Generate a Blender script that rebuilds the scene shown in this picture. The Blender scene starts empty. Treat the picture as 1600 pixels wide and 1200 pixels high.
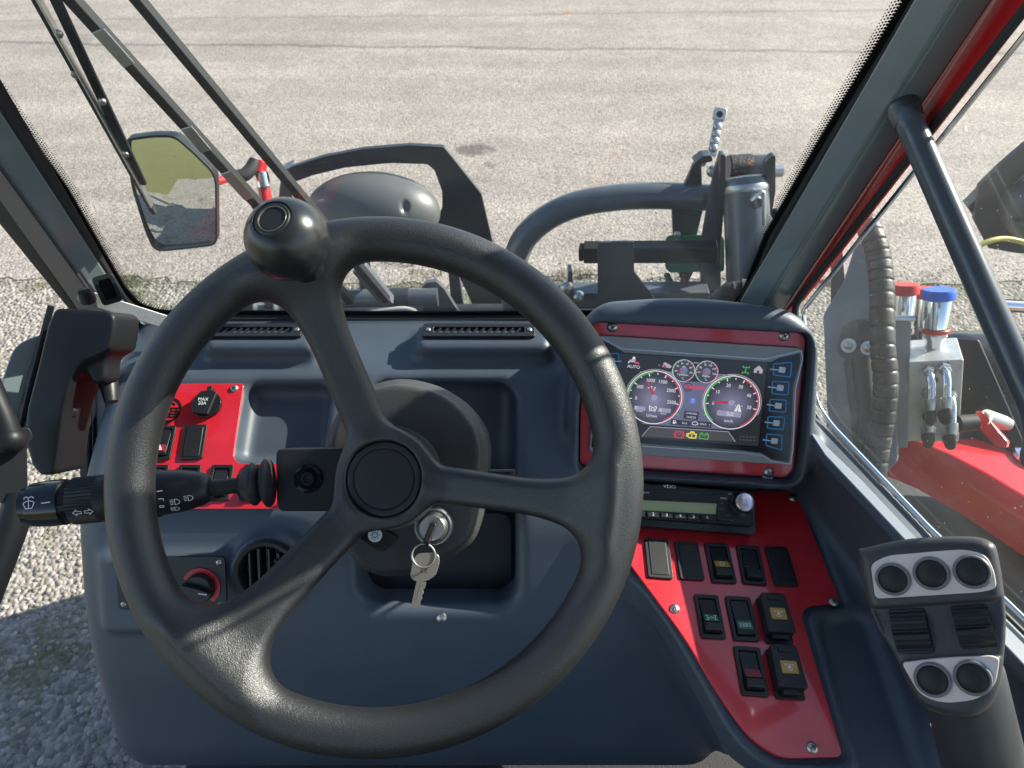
import bpy, bmesh, math, random
import numpy as np
from mathutils import Vector, Matrix
random.seed(7)
rng = np.random.default_rng(7)
R = math.radians
scene = bpy.context.scene
COL = scene.collection

# ---------------------------------------------------------------- camera, sky, sun, exposure
EYE = Vector((0, 0, 1.9)); PITCH = R(40); FPX = 1110.0
cam = bpy.data.cameras.new('camera'); camo = bpy.data.objects.new('camera', cam); COL.objects.link(camo)
camo.location = EYE; camo.rotation_euler = (R(90) - PITCH, 0, 0)
cam.sensor_width = 36; cam.lens = FPX / 1600 * 36; cam.clip_start = 0.02; cam.clip_end = 400
cam.dof.use_dof = True; cam.dof.focus_distance = 0.62; cam.dof.aperture_fstop = 16.0
scene.camera = camo
SUN_EL, SUN_AZ = R(33), R(68)
SDIR = Vector((math.sin(SUN_AZ) * math.cos(SUN_EL), math.cos(SUN_AZ) * math.cos(SUN_EL), math.sin(SUN_EL)))
world = bpy.data.worlds.new('World'); scene.world = world; world.use_nodes = True
wn = world.node_tree.nodes; sky = wn.new('ShaderNodeTexSky'); sky.sky_type = 'NISHITA'; sky.sun_disc = False
sky.sun_elevation = SUN_EL; sky.sun_rotation = SUN_AZ; sky.air_density = 1.0; sky.dust_density = 0.5
world.node_tree.links.new(sky.outputs[0], wn['Background'].inputs[0]); wn['Background'].inputs[1].default_value = 0.102
sl = bpy.data.lights.new('sun', 'SUN'); sl.energy = 5.0; sl.angle = R(0.5); sl.color = (1.0, .93, .82)
so = bpy.data.objects.new('sun', sl); COL.objects.link(so); so.rotation_euler = (-SDIR).to_track_quat('-Z', 'Y').to_euler()
so.location = (4, 4, 6)
scene.view_settings.view_transform = 'Standard'; scene.view_settings.look = 'None'
scene.view_settings.gamma = 1; scene.view_settings.use_curve_mapping = False
scene.view_settings.exposure = 1.42
scene.cycles.max_bounces = 10; scene.cycles.transparent_max_bounces = 16

# ---------------------------------------------------------------- lines of sight of the survey photograph
CF = Vector((0, math.cos(PITCH), -math.sin(PITCH))); CU = Vector((0, math.sin(PITCH), math.cos(PITCH)))
def ray(u, v): return CF + Vector(((u - 800) / FPX, 0, 0)) - CU * ((v - 600) / FPX)
def P(u, v, d): return EYE + ray(u, v) * d
def PY(u, v, y): r = ray(u, v); return EYE + r * (y / r.y)
def PZ(u, v, z): r = ray(u, v); return EYE + r * ((z - EYE.z) / r.z)
class Frame:
    """a surveyed plane: origin o, right e1, up e2, normal n towards the viewer"""
    def __init__(s, o, e1, e2):
        s.o = Vector(o); s.e1 = Vector(e1).normalized(); n = s.e1.cross(Vector(e2)).normalized(); s.n = n; s.e2 = n.cross(s.e1).normalized()
    def w(s, a, b, h=0.0): return s.o + s.e1 * a + s.e2 * b + s.n * h
    def hit(s, u, v, h=0.0):
        r = ray(u, v); t = ((s.o + s.n * h - EYE).dot(s.n)) / r.dot(s.n); return EYE + r * t
    def uv(s, u, v, h=0.0):
        p = s.hit(u, v, h) - s.o; return (p.dot(s.e1), p.dot(s.e2))
    def mat(s, a=0, b=0, h=0):
        m = Matrix((s.e1, s.e2, s.n)).transposed().to_4x4(); m.translation = s.w(a, b, h); return m
    def at(s, a, b, h=0.0, rot=0.0):
        c, k = math.cos(rot), math.sin(rot)
        return Frame(s.w(a, b, h), s.e1 * c + s.e2 * k, s.e2 * c - s.e1 * k)
WORLD = Frame((0, 0, 0), (1, 0, 0), (0, 1, 0))
def axis_frame(p, n, hint=(0, 0, 1)):
    n = Vector(n).normalized(); h = Vector(hint)
    if abs(n.dot(h)) > .95: h = Vector((1, 0, 0))
    e1 = h.cross(n).normalized(); f = Frame(p, e1, n.cross(e1)); return f

# ---------------------------------------------------------------- mesh collecting
ROOTM = {}
class MB:
    def __init__(s): s.v = []; s.f = []
    def add(s, vs, fs):
        o = len(s.v); s.v += [tuple(x) for x in vs]; s.f += [tuple(i + o for i in q) for q in fs]; return s
    def prism(s, fr, poly, h0, h1, cap0=True):
        n = len(poly); a = sum(poly[i][0] * poly[(i + 1) % n][1] - poly[(i + 1) % n][0] * poly[i][1] for i in range(n))
        if a < 0: poly = poly[::-1]
        vs = [fr.w(x, y, h0) for x, y in poly] + [fr.w(x, y, h1) for x, y in poly]
        fs = [tuple(range(n, 2 * n))] + [(i, (i + 1) % n, n + (i + 1) % n, n + i) for i in range(n)]
        if cap0: fs.append(tuple(range(n - 1, -1, -1)))
        return s.add(vs, fs)
    def ring(s, fr, outer, inner, h0, h1):
        """frame between two outlines with the same point count"""
        n = len(outer); vs = []
        for h in (h0, h1): vs += [fr.w(x, y, h) for x, y in outer] + [fr.w(x, y, h) for x, y in inner]
        fs = []
        for i in range(n):
            j = (i + 1) % n; a, b, c, d = 0, n, 2 * n, 3 * n
            fs += [(c + i, c + j, d + j, d + i), (a + j, a + i, b + i, b + j), (a + i, a + j, c + j, c + i), (b + j, b + i, d + i, d + j)]
        return s.add(vs, fs)
    def box(s, fr, cx, cy, sx, sy, h0, h1): return s.prism(fr, [(cx - sx / 2, cy - sy / 2), (cx + sx / 2, cy - sy / 2), (cx + sx / 2, cy + sy / 2), (cx - sx / 2, cy + sy / 2)], h0, h1)
    def lathe(s, fr, prof, n=32, caps=True):
        vs = []; fs = []; m = len(prof)
        for i in range(n):
            a = 2 * math.pi * i / n
            vs += [fr.w(r * math.cos(a), r * math.sin(a), h) for r, h in prof]
        for i in range(n):
            j = (i + 1) % n
            fs += [(i * m + k, j * m + k, j * m + k + 1, i * m + k + 1) for k in range(m - 1)]
        if caps:
            fs.append(tuple(i * m for i in range(n - 1, -1, -1))); fs.append(tuple(i * m + m - 1 for i in range(n)))
        return s.add(vs, fs)
    def tube(s, pts, r, n=12, closed=False, caps=True):
        pts = [Vector(p) for p in pts]; m = len(pts); rs = r if isinstance(r, (list, tuple)) else [r] * m
        vs = []; prev = None
        for i, p in enumerate(pts):
            t = (pts[(i + 1) % m] - pts[i - 1]) if closed else (pts[min(i + 1, m - 1)] - pts[max(i - 1, 0)])
            t.normalize()
            if prev is None: prev = t.orthogonal().normalized()
            prev = (prev - t * prev.dot(t)).normalized(); b = t.cross(prev)
            vs += [p + (prev * math.cos(2 * math.pi * k / n) + b * math.sin(2 * math.pi * k / n)) * rs[i] for k in range(n)]
        fs = []
        for i in range(m if closed else m - 1):
            j = (i + 1) % m
            fs += [(i * n + k, i * n + (k + 1) % n, j * n + (k + 1) % n, j * n + k) for k in range(n)]
        if caps and not closed: fs += [tuple(range(n - 1, -1, -1)), tuple((m - 1) * n + k for k in range(n))]
        return s.add(vs, fs)
    def bar(s, a, b, w, t, up=(0, 0, 1)):
        a = Vector(a); b = Vector(b); d = b - a; fr = axis_frame(a, d, up)
        return s.box(fr, 0, 0, w, t, 0, d.length)
    def bolt(s, fr, r, h=None):
        h = h or r * .5; return s.lathe(fr, [(r, 0), (r, h * .5), (r * .8, h * .85), (r * .45, h)], 16)
    def ball(s, c, r, n=16, m=10):
        return s.lathe(Frame(c, (1, 0, 0), (0, 1, 0)), [(max(1e-5, r * math.sin(math.pi * k / m)), -r * math.cos(math.pi * k / m)) for k in range(m + 1)], n, False)
    def text(s, fr, body, size, x=0, y=0, h=.0003, align='CENTER', sx=1.0, ext=0.0):
        vs, fs = text_mesh(body, align); return s.add([fr.w(x + a * size * sx, y + b * size, h) for a, b in vs], fs)
    def stroke(s, fr, pts, w, h=.0003, closed=False):
        """flat line of even width along points of a frame"""
        pts = [Vector((a, b)) for a, b in pts]; m = len(pts); vs = []
        for i, p in enumerate(pts):
            d0 = (p - pts[i - 1]) if (closed or i > 0) else (pts[1] - p)
            d1 = (pts[(i + 1) % m] - p) if (closed or i < m - 1) else d0
            d0 = d0.normalized(); d1 = d1.normalized(); n0 = Vector((-d0.y, d0.x)); n1 = Vector((-d1.y, d1.x))
            nn = (n0 + n1); k = nn.length
            nn = (nn / k) if k > 1e-4 else n0
            q = nn * (w / 2 / max(.4, nn.dot(n0)))
            vs += [fr.w(p.x - q.x, p.y - q.y, h), fr.w(p.x + q.x, p.y + q.y, h)]
        fs = [(2 * i, 2 * ((i + 1) % m), 2 * ((i + 1) % m) + 1, 2 * i + 1) for i in range(m if closed else m - 1)]
        return s.add(vs, fs)
    def flat(s, fr, poly, h=.0003):
        n = len(poly); a = sum(poly[i][0] * poly[(i + 1) % n][1] - poly[(i + 1) % n][0] * poly[i][1] for i in range(n))
        if a < 0: poly = poly[::-1]
        return s.add([fr.w(x, y, h) for x, y in poly], [tuple(range(n))])
    def disc(s, fr, x, y, r, h=.0003, n=28): return s.flat(fr, arc(x, y, r, 0, 360, n)[:-1], h)
    def build(s, name, mat, parent=None, smooth=None, bevel=0, seg=2):
        me = bpy.data.meshes.new(name); vs = s.v
        if parent is not None and parent.name in ROOTM:
            inv = ROOTM[parent.name].inverted(); vs = [inv @ Vector(x) for x in vs]
        me.from_pydata([tuple(x) for x in vs], [], s.f); me.update()
        o = bpy.data.objects.new(name, me); COL.objects.link(o); finish(o, mat, smooth, bevel, seg)
        if parent is not None:
            o.parent = parent
            if parent.name in ROOTM: ROOTM[o.name] = ROOTM[parent.name]
        return o
def finish(o, mat, smooth=None, bevel=0, seg=2):
    me = o.data
    if mat is not None: me.materials.append(mat)
    if smooth is None: smooth = 40
    if smooth:
        bm = bmesh.new(); bm.from_mesh(me)
        for f in bm.faces: f.smooth = True
        ang = R(smooth)
        for e in bm.edges:
            e.smooth = not (len(e.link_faces) == 2 and e.calc_face_angle(0) > ang)
        bm.to_mesh(me); bm.free()
    if bevel:
        b = o.modifiers.new('bevel', 'BEVEL'); b.width = bevel; b.segments = seg; b.limit_method = 'ANGLE'; b.angle_limit = R(30); b.harden_normals = True
def arc(x, y, r, a0, a1, n=24, ry=None):
    ry = ry or r
    return [(x + r * math.cos(R(a0 + (a1 - a0) * i / n)), y + ry * math.sin(R(a0 + (a1 - a0) * i / n))) for i in range(n + 1)]
def rrect(x, y, w, h, r, n=5):
    p = []
    for cx, cy, a in ((x + w / 2 - r, y + h / 2 - r, 0), (x - w / 2 + r, y + h / 2 - r, 90), (x - w / 2 + r, y - h / 2 + r, 180), (x + w / 2 - r, y - h / 2 + r, 270)):
        p += arc(cx, cy, r, a, a + 90, n)
    return p
def roundpoly(poly, rad, n=5):
    out = []; m = len(poly); rads = rad if isinstance(rad, (list, tuple)) else [rad] * m
    for i in range(m):
        p0, p, p1 = Vector(poly[i - 1]), Vector(poly[i]), Vector(poly[(i + 1) % m]); a = p0 - p; b = p1 - p
        k = min(rads[i], a.length * .49, b.length * .49)
        if k < 1e-6: out.append((p.x, p.y)); continue
        A = p + a.normalized() * k; B = p + b.normalized() * k
        for j in range(n + 1):
            t = j / n; q = A * (1 - t) ** 2 + p * 2 * t * (1 - t) + B * t * t; out.append((q.x, q.y))
    return out
def biggest_piece(o):
    """keep only the largest connected piece of a mesh"""
    me = o.data; ne = len(me.edges); E = np.empty(ne * 2, np.int32); me.edges.foreach_get('vertices', E); E = E.reshape(-1, 2); lab = np.arange(len(me.vertices))
    while True:
        old = lab.copy(); m = np.minimum(lab[E[:, 0]], lab[E[:, 1]]); np.minimum.at(lab, E[:, 0], m); np.minimum.at(lab, E[:, 1], m); lab = lab[lab]
        lab = lab[lab]
        if (lab == old).all(): break
    v, c = np.unique(lab, return_counts=True); keep = v[c.argmax()]
    bm = bmesh.new(); bm.from_mesh(me); bm.verts.ensure_lookup_table(); bmesh.ops.delete(bm, geom=[x for x in bm.verts if lab[x.index] != keep], context='VERTS'); bm.to_mesh(me); bm.free()
def spline(pts, n=8, closed=False):
    pts = [Vector(p) for p in pts]; m = len(pts); out = []
    for i in range(m if closed else m - 1):
        g = lambda k: pts[k % m] if closed else pts[max(0, min(m - 1, k))]
        a, b, c, d = g(i - 1), g(i), g(i + 1), g(i + 2)
        for j in range(n):
            t = j / n; out.append(.5 * ((2 * b) + (c - a) * t + (2 * a - 5 * b + 4 * c - d) * t * t + (3 * b - a - 3 * c + d) * t ** 3))
    if not closed: out.append(pts[-1])
    return out
_TX = {}
def text_mesh(body, align='CENTER'):
    k = (body, align)
    if k not in _TX:
        cu = bpy.data.curves.new('lettering', 'FONT'); cu.body = body; cu.size = 1; cu.align_x = align; cu.align_y = 'CENTER'; cu.resolution_u = 3
        o = bpy.data.objects.new('lettering', cu); COL.objects.link(o); dg = bpy.context.evaluated_depsgraph_get(); dg.update()
        me = o.evaluated_get(dg).to_mesh(); _TX[k] = ([(v.co.x, v.co.y) for v in me.vertices], [tuple(p.vertices) for p in me.polygons])
        o.evaluated_get(dg).to_mesh_clear(); bpy.data.objects.remove(o); bpy.data.curves.remove(cu)
    return _TX[k]

def thing(name, label, cat, fr=None, group=None, loc=None):
    o = bpy.data.objects.new(name, None); COL.objects.link(o); o.empty_display_size = .02
    m = fr.mat() if fr is not None else Matrix.Translation(Vector(loc or (0, 0, 0)))
    o.matrix_world = m; ROOTM[o.name] = m; o['label'] = label; o['category'] = cat
    if group: o['group'] = group
    return o
def tag(o, label, cat, group=None):
    o['label'] = label; o['category'] = cat
    if group: o['group'] = group
    return o
def setting(o, kind='structure'): o['kind'] = kind; return o
def dup(root, fr, label, group=None):
    r = root.copy(); COL.objects.link(r); r.matrix_world = fr.mat(); ROOTM[r.name] = fr.mat(); r['label'] = label
    if group: r['group'] = group
    for ch in list(root.children):
        c = ch.copy(); COL.objects.link(c); c.parent = r
        for g in ch.children: d = g.copy(); COL.objects.link(d); d.parent = c
    return r

# ---------------------------------------------------------------- rounded solids by distance fields
def grid(lo, hi, h):
    ax = [np.arange(lo[i], hi[i] + h, h, dtype=np.float32) for i in range(3)]
    return ax[0][:, None, None], ax[1][None, :, None], ax[2][None, None, :]
def loc_(G, fr):
    X, Y, Z = G; o = fr.o; x, y, z = X - o.x, Y - o.y, Z - o.z
    return [(x * a.x + y * a.y + z * a.z) for a in (fr.e1, fr.e2, fr.n)]
def region(G, fr, lo, hi, pad=.03):
    """index slices of the grid that hold a box of a frame"""
    c = [fr.w(a, b, h) for a in (lo[0], hi[0]) for b in (lo[1], hi[1]) for h in (lo[2], hi[2])]; out = []
    for k in range(3):
        ax = G[k].ravel(); a = min(p[k] for p in c) - pad; b = max(p[k] for p in c) + pad
        out.append(slice(int(np.searchsorted(ax, a)), max(int(np.searchsorted(ax, b)), 1)))
    return tuple(out)
def cut(G, sl): return G[0][sl[0]], G[1][:, sl[1]], G[2][:, :, sl[2]]
def carve(F, G, fr, lo, hi, fn, pad=.03):
    sl = region(G, fr, lo, hi, pad); F[sl] = fn(F[sl], loc_(cut(G, sl), fr))
def sbox(q, c, half, r=0.0):
    d = [np.abs(q[i] - c[i]) - (half[i] - r) for i in range(3)]
    out = np.sqrt(np.maximum(d[0], 0) ** 2 + np.maximum(d[1], 0) ** 2 + np.maximum(d[2], 0) ** 2)
    return out + np.minimum(np.maximum(np.maximum(d[0], d[1]), d[2]), 0) - r
def smin(a, b, k):
    h = np.maximum(k - np.abs(a - b), 0) / k; return np.minimum(a, b) - h * h * k * .25
def smax(a, b, k): return -smin(-a, -b, k)
def spoly(px, py, poly):
    d = np.full(np.broadcast(px, py).shape, 1e9, np.float32); sgn = np.ones(d.shape, np.float32); n = len(poly)
    for i in range(n):
        ax_, ay = poly[i]; bx, by = poly[i - 1]; ex, ey = bx - ax_, by - ay; wx, wy = px - ax_, py - ay
        t = np.clip((wx * ex + wy * ey) / (ex * ex + ey * ey + 1e-20), 0, 1); qx, qy = wx - ex * t, wy - ey * t
        d = np.minimum(d, qx * qx + qy * qy)
        c1 = py >= ay; c2 = py < by; c3 = ex * wy > ey * wx
        fl = (c1 & c2 & c3) | (~c1 & ~c2 & ~c3); sgn = np.where(fl, -sgn, sgn)
    return np.sqrt(d) * sgn
def sext(d2, q2, h0, h1, r=0.0):
    """outline distance d2 pulled along q2 from h0 to h1, edges rounded by r"""
    dz = np.abs(q2 - (h0 + h1) / 2) - (h1 - h0) / 2
    a, b = d2 + r, dz + r
    return np.minimum(np.maximum(a, b), 0) + np.sqrt(np.maximum(a, 0) ** 2 + np.maximum(b, 0) ** 2) - r
def scaps(G, pts, rs):
    X, Y, Z = G; best = None
    for i in range(len(pts) - 1):
        a, b = Vector(pts[i]), Vector(pts[i + 1]); e = b - a; L = e.length_squared + 1e-12
        t = np.clip(((X - a.x) * e.x + (Y - a.y) * e.y + (Z - a.z) * e.z) / L, 0, 1)
        d = np.sqrt((X - a.x - e.x * t) ** 2 + (Y - a.y - e.y * t) ** 2 + (Z - a.z - e.z * t) ** 2) - (rs[i] + (rs[i + 1] - rs[i]) * t)
        best = d if best is None else np.minimum(best, d)
    return best
def surface(name, F, lo, h, mat, parent=None, fr=None, smooth_it=0):
    """polygon skin of the zero level of a distance field"""
    S = F < 0; nx, ny, nz = F.shape; off = [(0, 0, 0), (1, 0, 0), (0, 1, 0), (1, 1, 0), (0, 0, 1), (1, 0, 1), (0, 1, 1), (1, 1, 1)]
    cnt = sum(S[a:nx - 1 + a, b:ny - 1 + b, c:nz - 1 + c].astype(np.int8) for a, b, c in off)
    act = (cnt > 0) & (cnt < 8); I, J, K = np.nonzero(act); idx = np.full(act.shape, -1, np.int64); idx[I, J, K] = np.arange(len(I))
    cv = [F[I + a, J + b, K + c] for a, b, c in off]; acc = np.zeros((len(I), 3)); num = np.zeros(len(I))
    for p, q in ((0, 1), (2, 3), (4, 5), (6, 7), (0, 2), (1, 3), (4, 6), (5, 7), (0, 4), (1, 5), (2, 6), (3, 7)):
        fa, fb = cv[p], cv[q]; m = (fa < 0) != (fb < 0); t = np.where(m, fa / np.where(m, fa - fb, 1), 0)
        A, B = np.array(off[p]), np.array(off[q]); acc += m[:, None] * (A + (B - A) * t[:, None]); num += m
    V = (np.stack([I, J, K], 1) + acc / num[:, None]) * h + np.array(lo)
    Q = []
    for axn in range(3):
        sl0 = [slice(None)] * 3; sl1 = [slice(None)] * 3; sl0[axn] = slice(0, -1); sl1[axn] = slice(1, None)
        s0, s1 = S[tuple(sl0)], S[tuple(sl1)]; e = np.argwhere(s0 != s1); u, w = (axn + 1) % 3, (axn + 2) % 3
        e = e[(e[:, u] > 0) & (e[:, w] > 0) & (e[:, u] < F.shape[u] - 1) & (e[:, w] < F.shape[w] - 1)]
        ins = s0[e[:, 0], e[:, 1], e[:, 2]]; cs = []
        for du, dw in ((-1, -1), (0, -1), (0, 0), (-1, 0)):
            c = e.copy(); c[:, u] += du; c[:, w] += dw; cs.append(idx[c[:, 0], c[:, 1], c[:, 2]])
        q = np.stack(cs, 1); q[~ins] = q[~ins][:, ::-1]; Q.append(q)
    Q = np.concatenate(Q); Q = Q[(Q >= 0).all(1)]
    if fr is not None:
        B = np.array([fr.e1, fr.e2, fr.n]); V = V @ B + np.array(fr.o)
    if parent is not None and parent.name in ROOTM:
        M = np.array(ROOTM[parent.name].inverted()); V = V @ M[:3, :3].T + M[:3, 3]
    me = bpy.data.meshes.new(name); me.vertices.add(len(V)); me.vertices.foreach_set('co', V.astype(np.float32).ravel())
    me.loops.add(len(Q) * 4); me.loops.foreach_set('vertex_index', Q.astype(np.int32).ravel())
    me.polygons.add(len(Q)); me.polygons.foreach_set('loop_start', np.arange(0, len(Q) * 4, 4, dtype=np.int32))
    me.polygons.foreach_set('use_smooth', np.ones(len(Q), bool)); me.update(calc_edges=True); me.validate()
    o = bpy.data.objects.new(name, me); COL.objects.link(o); me.materials.append(mat)
    if smooth_it:
        s = o.modifiers.new('smooth', 'SMOOTH'); s.factor = .5; s.iterations = smooth_it
    if parent is not None:
        o.parent = parent
        if parent.name in ROOTM: ROOTM[o.name] = ROOTM[parent.name]
    return o
# ---------------------------------------------------------------- materials
def mat(name, col, rough=.5, metal=0.0, spec=.5, bump=None, coat=0.0, var=None, emit=None, estr=1.0):
    """bump = (noise scale per metre, strength, distance); var = (scale, second colour, low, high)"""
    m = bpy.data.materials.new(name); m.use_nodes = True; nt = m.node_tree; b = nt.nodes['Principled BSDF']
    b.inputs['Base Color'].default_value = (*col, 1); b.inputs['Roughness'].default_value = rough
    b.inputs['Metallic'].default_value = metal; b.inputs['Specular IOR Level'].default_value = spec
    if coat: b.inputs['Coat Weight'].default_value = coat; b.inputs['Coat Roughness'].default_value = .06
    tc = None
    def coords():
        nonlocal tc
        if tc is None: tc = nt.nodes.new('ShaderNodeTexCoord')
        return tc.outputs['Object']
    if bump:
        n = nt.nodes.new('ShaderNodeTexNoise'); n.inputs['Scale'].default_value = bump[0]; n.inputs['Detail'].default_value = 3
        nt.links.new(coords(), n.inputs['Vector']); bp = nt.nodes.new('ShaderNodeBump'); bp.inputs['Strength'].default_value = bump[1]
        bp.inputs['Distance'].default_value = bump[2]; nt.links.new(n.outputs['Fac'], bp.inputs['Height']); nt.links.new(bp.outputs[0], b.inputs['Normal'])
    if var:
        n = nt.nodes.new('ShaderNodeTexNoise'); n.inputs['Scale'].default_value = var[0]; n.inputs['Detail'].default_value = 6; n.inputs['Roughness'].default_value = .65
        nt.links.new(coords(), n.inputs['Vector']); mr = nt.nodes.new('ShaderNodeMapRange'); mr.inputs[1].default_value = var[2]; mr.inputs[2].default_value = var[3]
        nt.links.new(n.outputs['Fac'], mr.inputs[0]); mx = nt.nodes.new('ShaderNodeMix'); mx.data_type = 'RGBA'
        mx.inputs[6].default_value = (*col, 1); mx.inputs[7].default_value = (*var[1], 1)
        nt.links.new(mr.outputs[0], mx.inputs[0]); nt.links.new(mx.outputs[2], b.inputs['Base Color'])
        m2 = nt.nodes.new('ShaderNodeMapRange'); m2.inputs[3].default_value = rough * .85; m2.inputs[4].default_value = min(1, rough * 1.25)
        nt.links.new(n.outputs['Fac'], m2.inputs[0]); nt.links.new(m2.outputs[0], b.inputs['Roughness'])
    if emit:
        b.inputs['Emission Color'].default_value = (*emit, 1); b.inputs['Emission Strength'].default_value = estr
    return m
def dusty(m, amount=.5, col=(.42, .36, .28), scale=2600):
    """tiny dust specks settled on a dark part"""
    nt = m.node_tree; b = nt.nodes['Principled BSDF']; inp = b.inputs['Base Color']
    tc = nt.nodes.new('ShaderNodeTexCoord'); n = nt.nodes.new('ShaderNodeTexNoise'); n.inputs['Scale'].default_value = scale; n.inputs['Detail'].default_value = 1
    n2 = nt.nodes.new('ShaderNodeTexNoise'); n2.inputs['Scale'].default_value = 22; n2.inputs['Detail'].default_value = 3
    nt.links.new(tc.outputs['Object'], n.inputs['Vector']); nt.links.new(tc.outputs['Object'], n2.inputs['Vector'])
    ad = nt.nodes.new('ShaderNodeMath'); ad.operation = 'MULTIPLY_ADD'; ad.inputs[1].default_value = .45; nt.links.new(n2.outputs['Fac'], ad.inputs[0]); nt.links.new(n.outputs['Fac'], ad.inputs[2])
    mr = nt.nodes.new('ShaderNodeMapRange'); mr.inputs[1].default_value = .88; mr.inputs[2].default_value = 1.02; mr.inputs[4].default_value = amount
    nt.links.new(ad.outputs[0], mr.inputs[0]); mx = nt.nodes.new('ShaderNodeMix'); mx.data_type = 'RGBA'; mx.inputs[7].default_value = (*col, 1)
    if inp.is_linked: nt.links.new(inp.links[0].from_socket, mx.inputs[6])
    else: mx.inputs[6].default_value = inp.default_value
    nt.links.new(mr.outputs[0], mx.inputs[0]); nt.links.new(mx.outputs[2], inp); return m
M = {}
M['dash'] = dusty(mat('dash_plastic', (.050, .067, .090), .44, bump=(1500, .22, .0006), var=(7, (.058, .077, .102), .35, .7)), .12)
M['black'] = dusty(mat('black_plastic', (.012, .013, .015), .42, spec=.4, bump=(1800, .15, .0004)), .10)
M['gloss'] = mat('gloss_black_plastic', (.012, .013, .015), .16)
M['rubber'] = dusty(mat('black_rubber', (.018, .018, .019), .62, bump=(600, .1, .0005)), .2)
M['blackmetal'] = mat('black_coated_steel', (.009, .010, .012), .44, spec=.28, bump=(420, .06, .0006))
M['housing'] = dusty(mat('grained_black_plastic', (.046, .046, .047), .5, bump=(1300, .75, .0007)), .35)
M['cap'] = dusty(mat('hub_cap_plastic', (.014, .015, .018), .42), .08)
M['red'] = mat('red_panel_paint', (.60, .016, .030), .30, coat=.9, bump=(900, .03, .0003), var=(30, (.50, .010, .018), .4, .7))
M['hood'] = mat('red_body_paint', (.56, .014, .018), .22, coat=.7, bump=(160, .03, .001))
M['paint'] = mat('grey_green_frame_paint', (.14, .175, .182), .22, coat=.5, bump=(210, .05, .001))
M['barpaint'] = mat('dark_blue_bar_paint', (.055, .068, .084), .26, coat=.2)
M['darkpaint'] = mat('anthracite_implement_paint', (.030, .036, .045), .36, spec=.6, bump=(300, .12, .001), var=(14, (.045, .052, .06), .4, .7))
M['tubepaint'] = mat('grey_tube_paint', (.075, .088, .105), .30, coat=.2, bump=(240, .08, .001), var=(20, (.10, .11, .12), .45, .7))
M['lampshell'] = mat('grey_lamp_housing', (.085, .088, .092), .40, bump=(500, .15, .0008), var=(9, (.11, .112, .11), .35, .7))
M['steel'] = mat('zinc_plated_steel', (.50, .50, .48), .36, 1.0, bump=(300, .2, .0008), var=(60, (.40, .40, .38), .45, .65))
M['chrome'] = mat('bright_chrome', (.80, .80, .80), .12, 1.0)
M['nickel'] = mat('nickel_key', (.46, .44, .40), .32, .85, bump=(700, .2, .0005))
M['alu'] = mat('grey_anodised_block', (.52, .54, .52), .38, .55, bump=(300, .08, .0006), var=(40, (.42, .44, .43), .45, .65))
M['silver'] = mat('silver_plate', (.70, .60, .565), .50, .0, var=(50, (.64, .55, .52), .4, .65))
M['ledge'] = mat('blue_grey_sill', (.085, .11, .145), .5, bump=(900, .1, .0004))
M['greencap'] = mat('green_plastic', (.01, .14, .065), .4, bump=(300, .1, .001))
M['redcap'] = mat('red_dust_cap', (.50, .015, .02), .38)
M['bluecap'] = mat('blue_dust_cap', (.02, .11, .55), .38)
M['yellow'] = mat('yellow_hose', (.42, .36, .06), .5)
M['white'] = mat('white_print', (.75, .76, .76), .5)
M['grey'] = mat('grey_print', (.30, .31, .32), .5)
M['amber'] = mat('amber_lens', (.52, .29, .045), .4)
M['greenlens'] = mat('green_lens', (.008, .15, .07), .35)
M['redlens'] = mat('dull_red_lens', (.26, .02, .04), .35)
M['brown'] = mat('rusty_grease', (.028, .024, .022), .5, bump=(200, .5, .003), var=(45, (.42, .13, .03), .57, .66))
M['dullsteel'] = mat('dull_zinc_strap', (.34, .34, .33), .42, .9, bump=(300, .2, .0008), var=(60, (.24, .24, .23), .45, .65))
M['bracketpaint'] = mat('pale_blue_grey_bracket', (.15, .17, .19), .45, bump=(240, .08, .001), var=(20, (.19, .205, .22), .45, .7))
M['concrete'] = mat('grey_cover_paint', (.24, .25, .24), .5, bump=(200, .1, .001))
M['lcd'] = mat('lcd_glass', (.34, .38, .19), .25)
M['mirror'] = mat('mirror_silver', (.86, .87, .86), .01, 1.0)
M['floor'] = mat('cab_floor_mat', (.012, .012, .013), .7, bump=(300, .4, .002))
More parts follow.
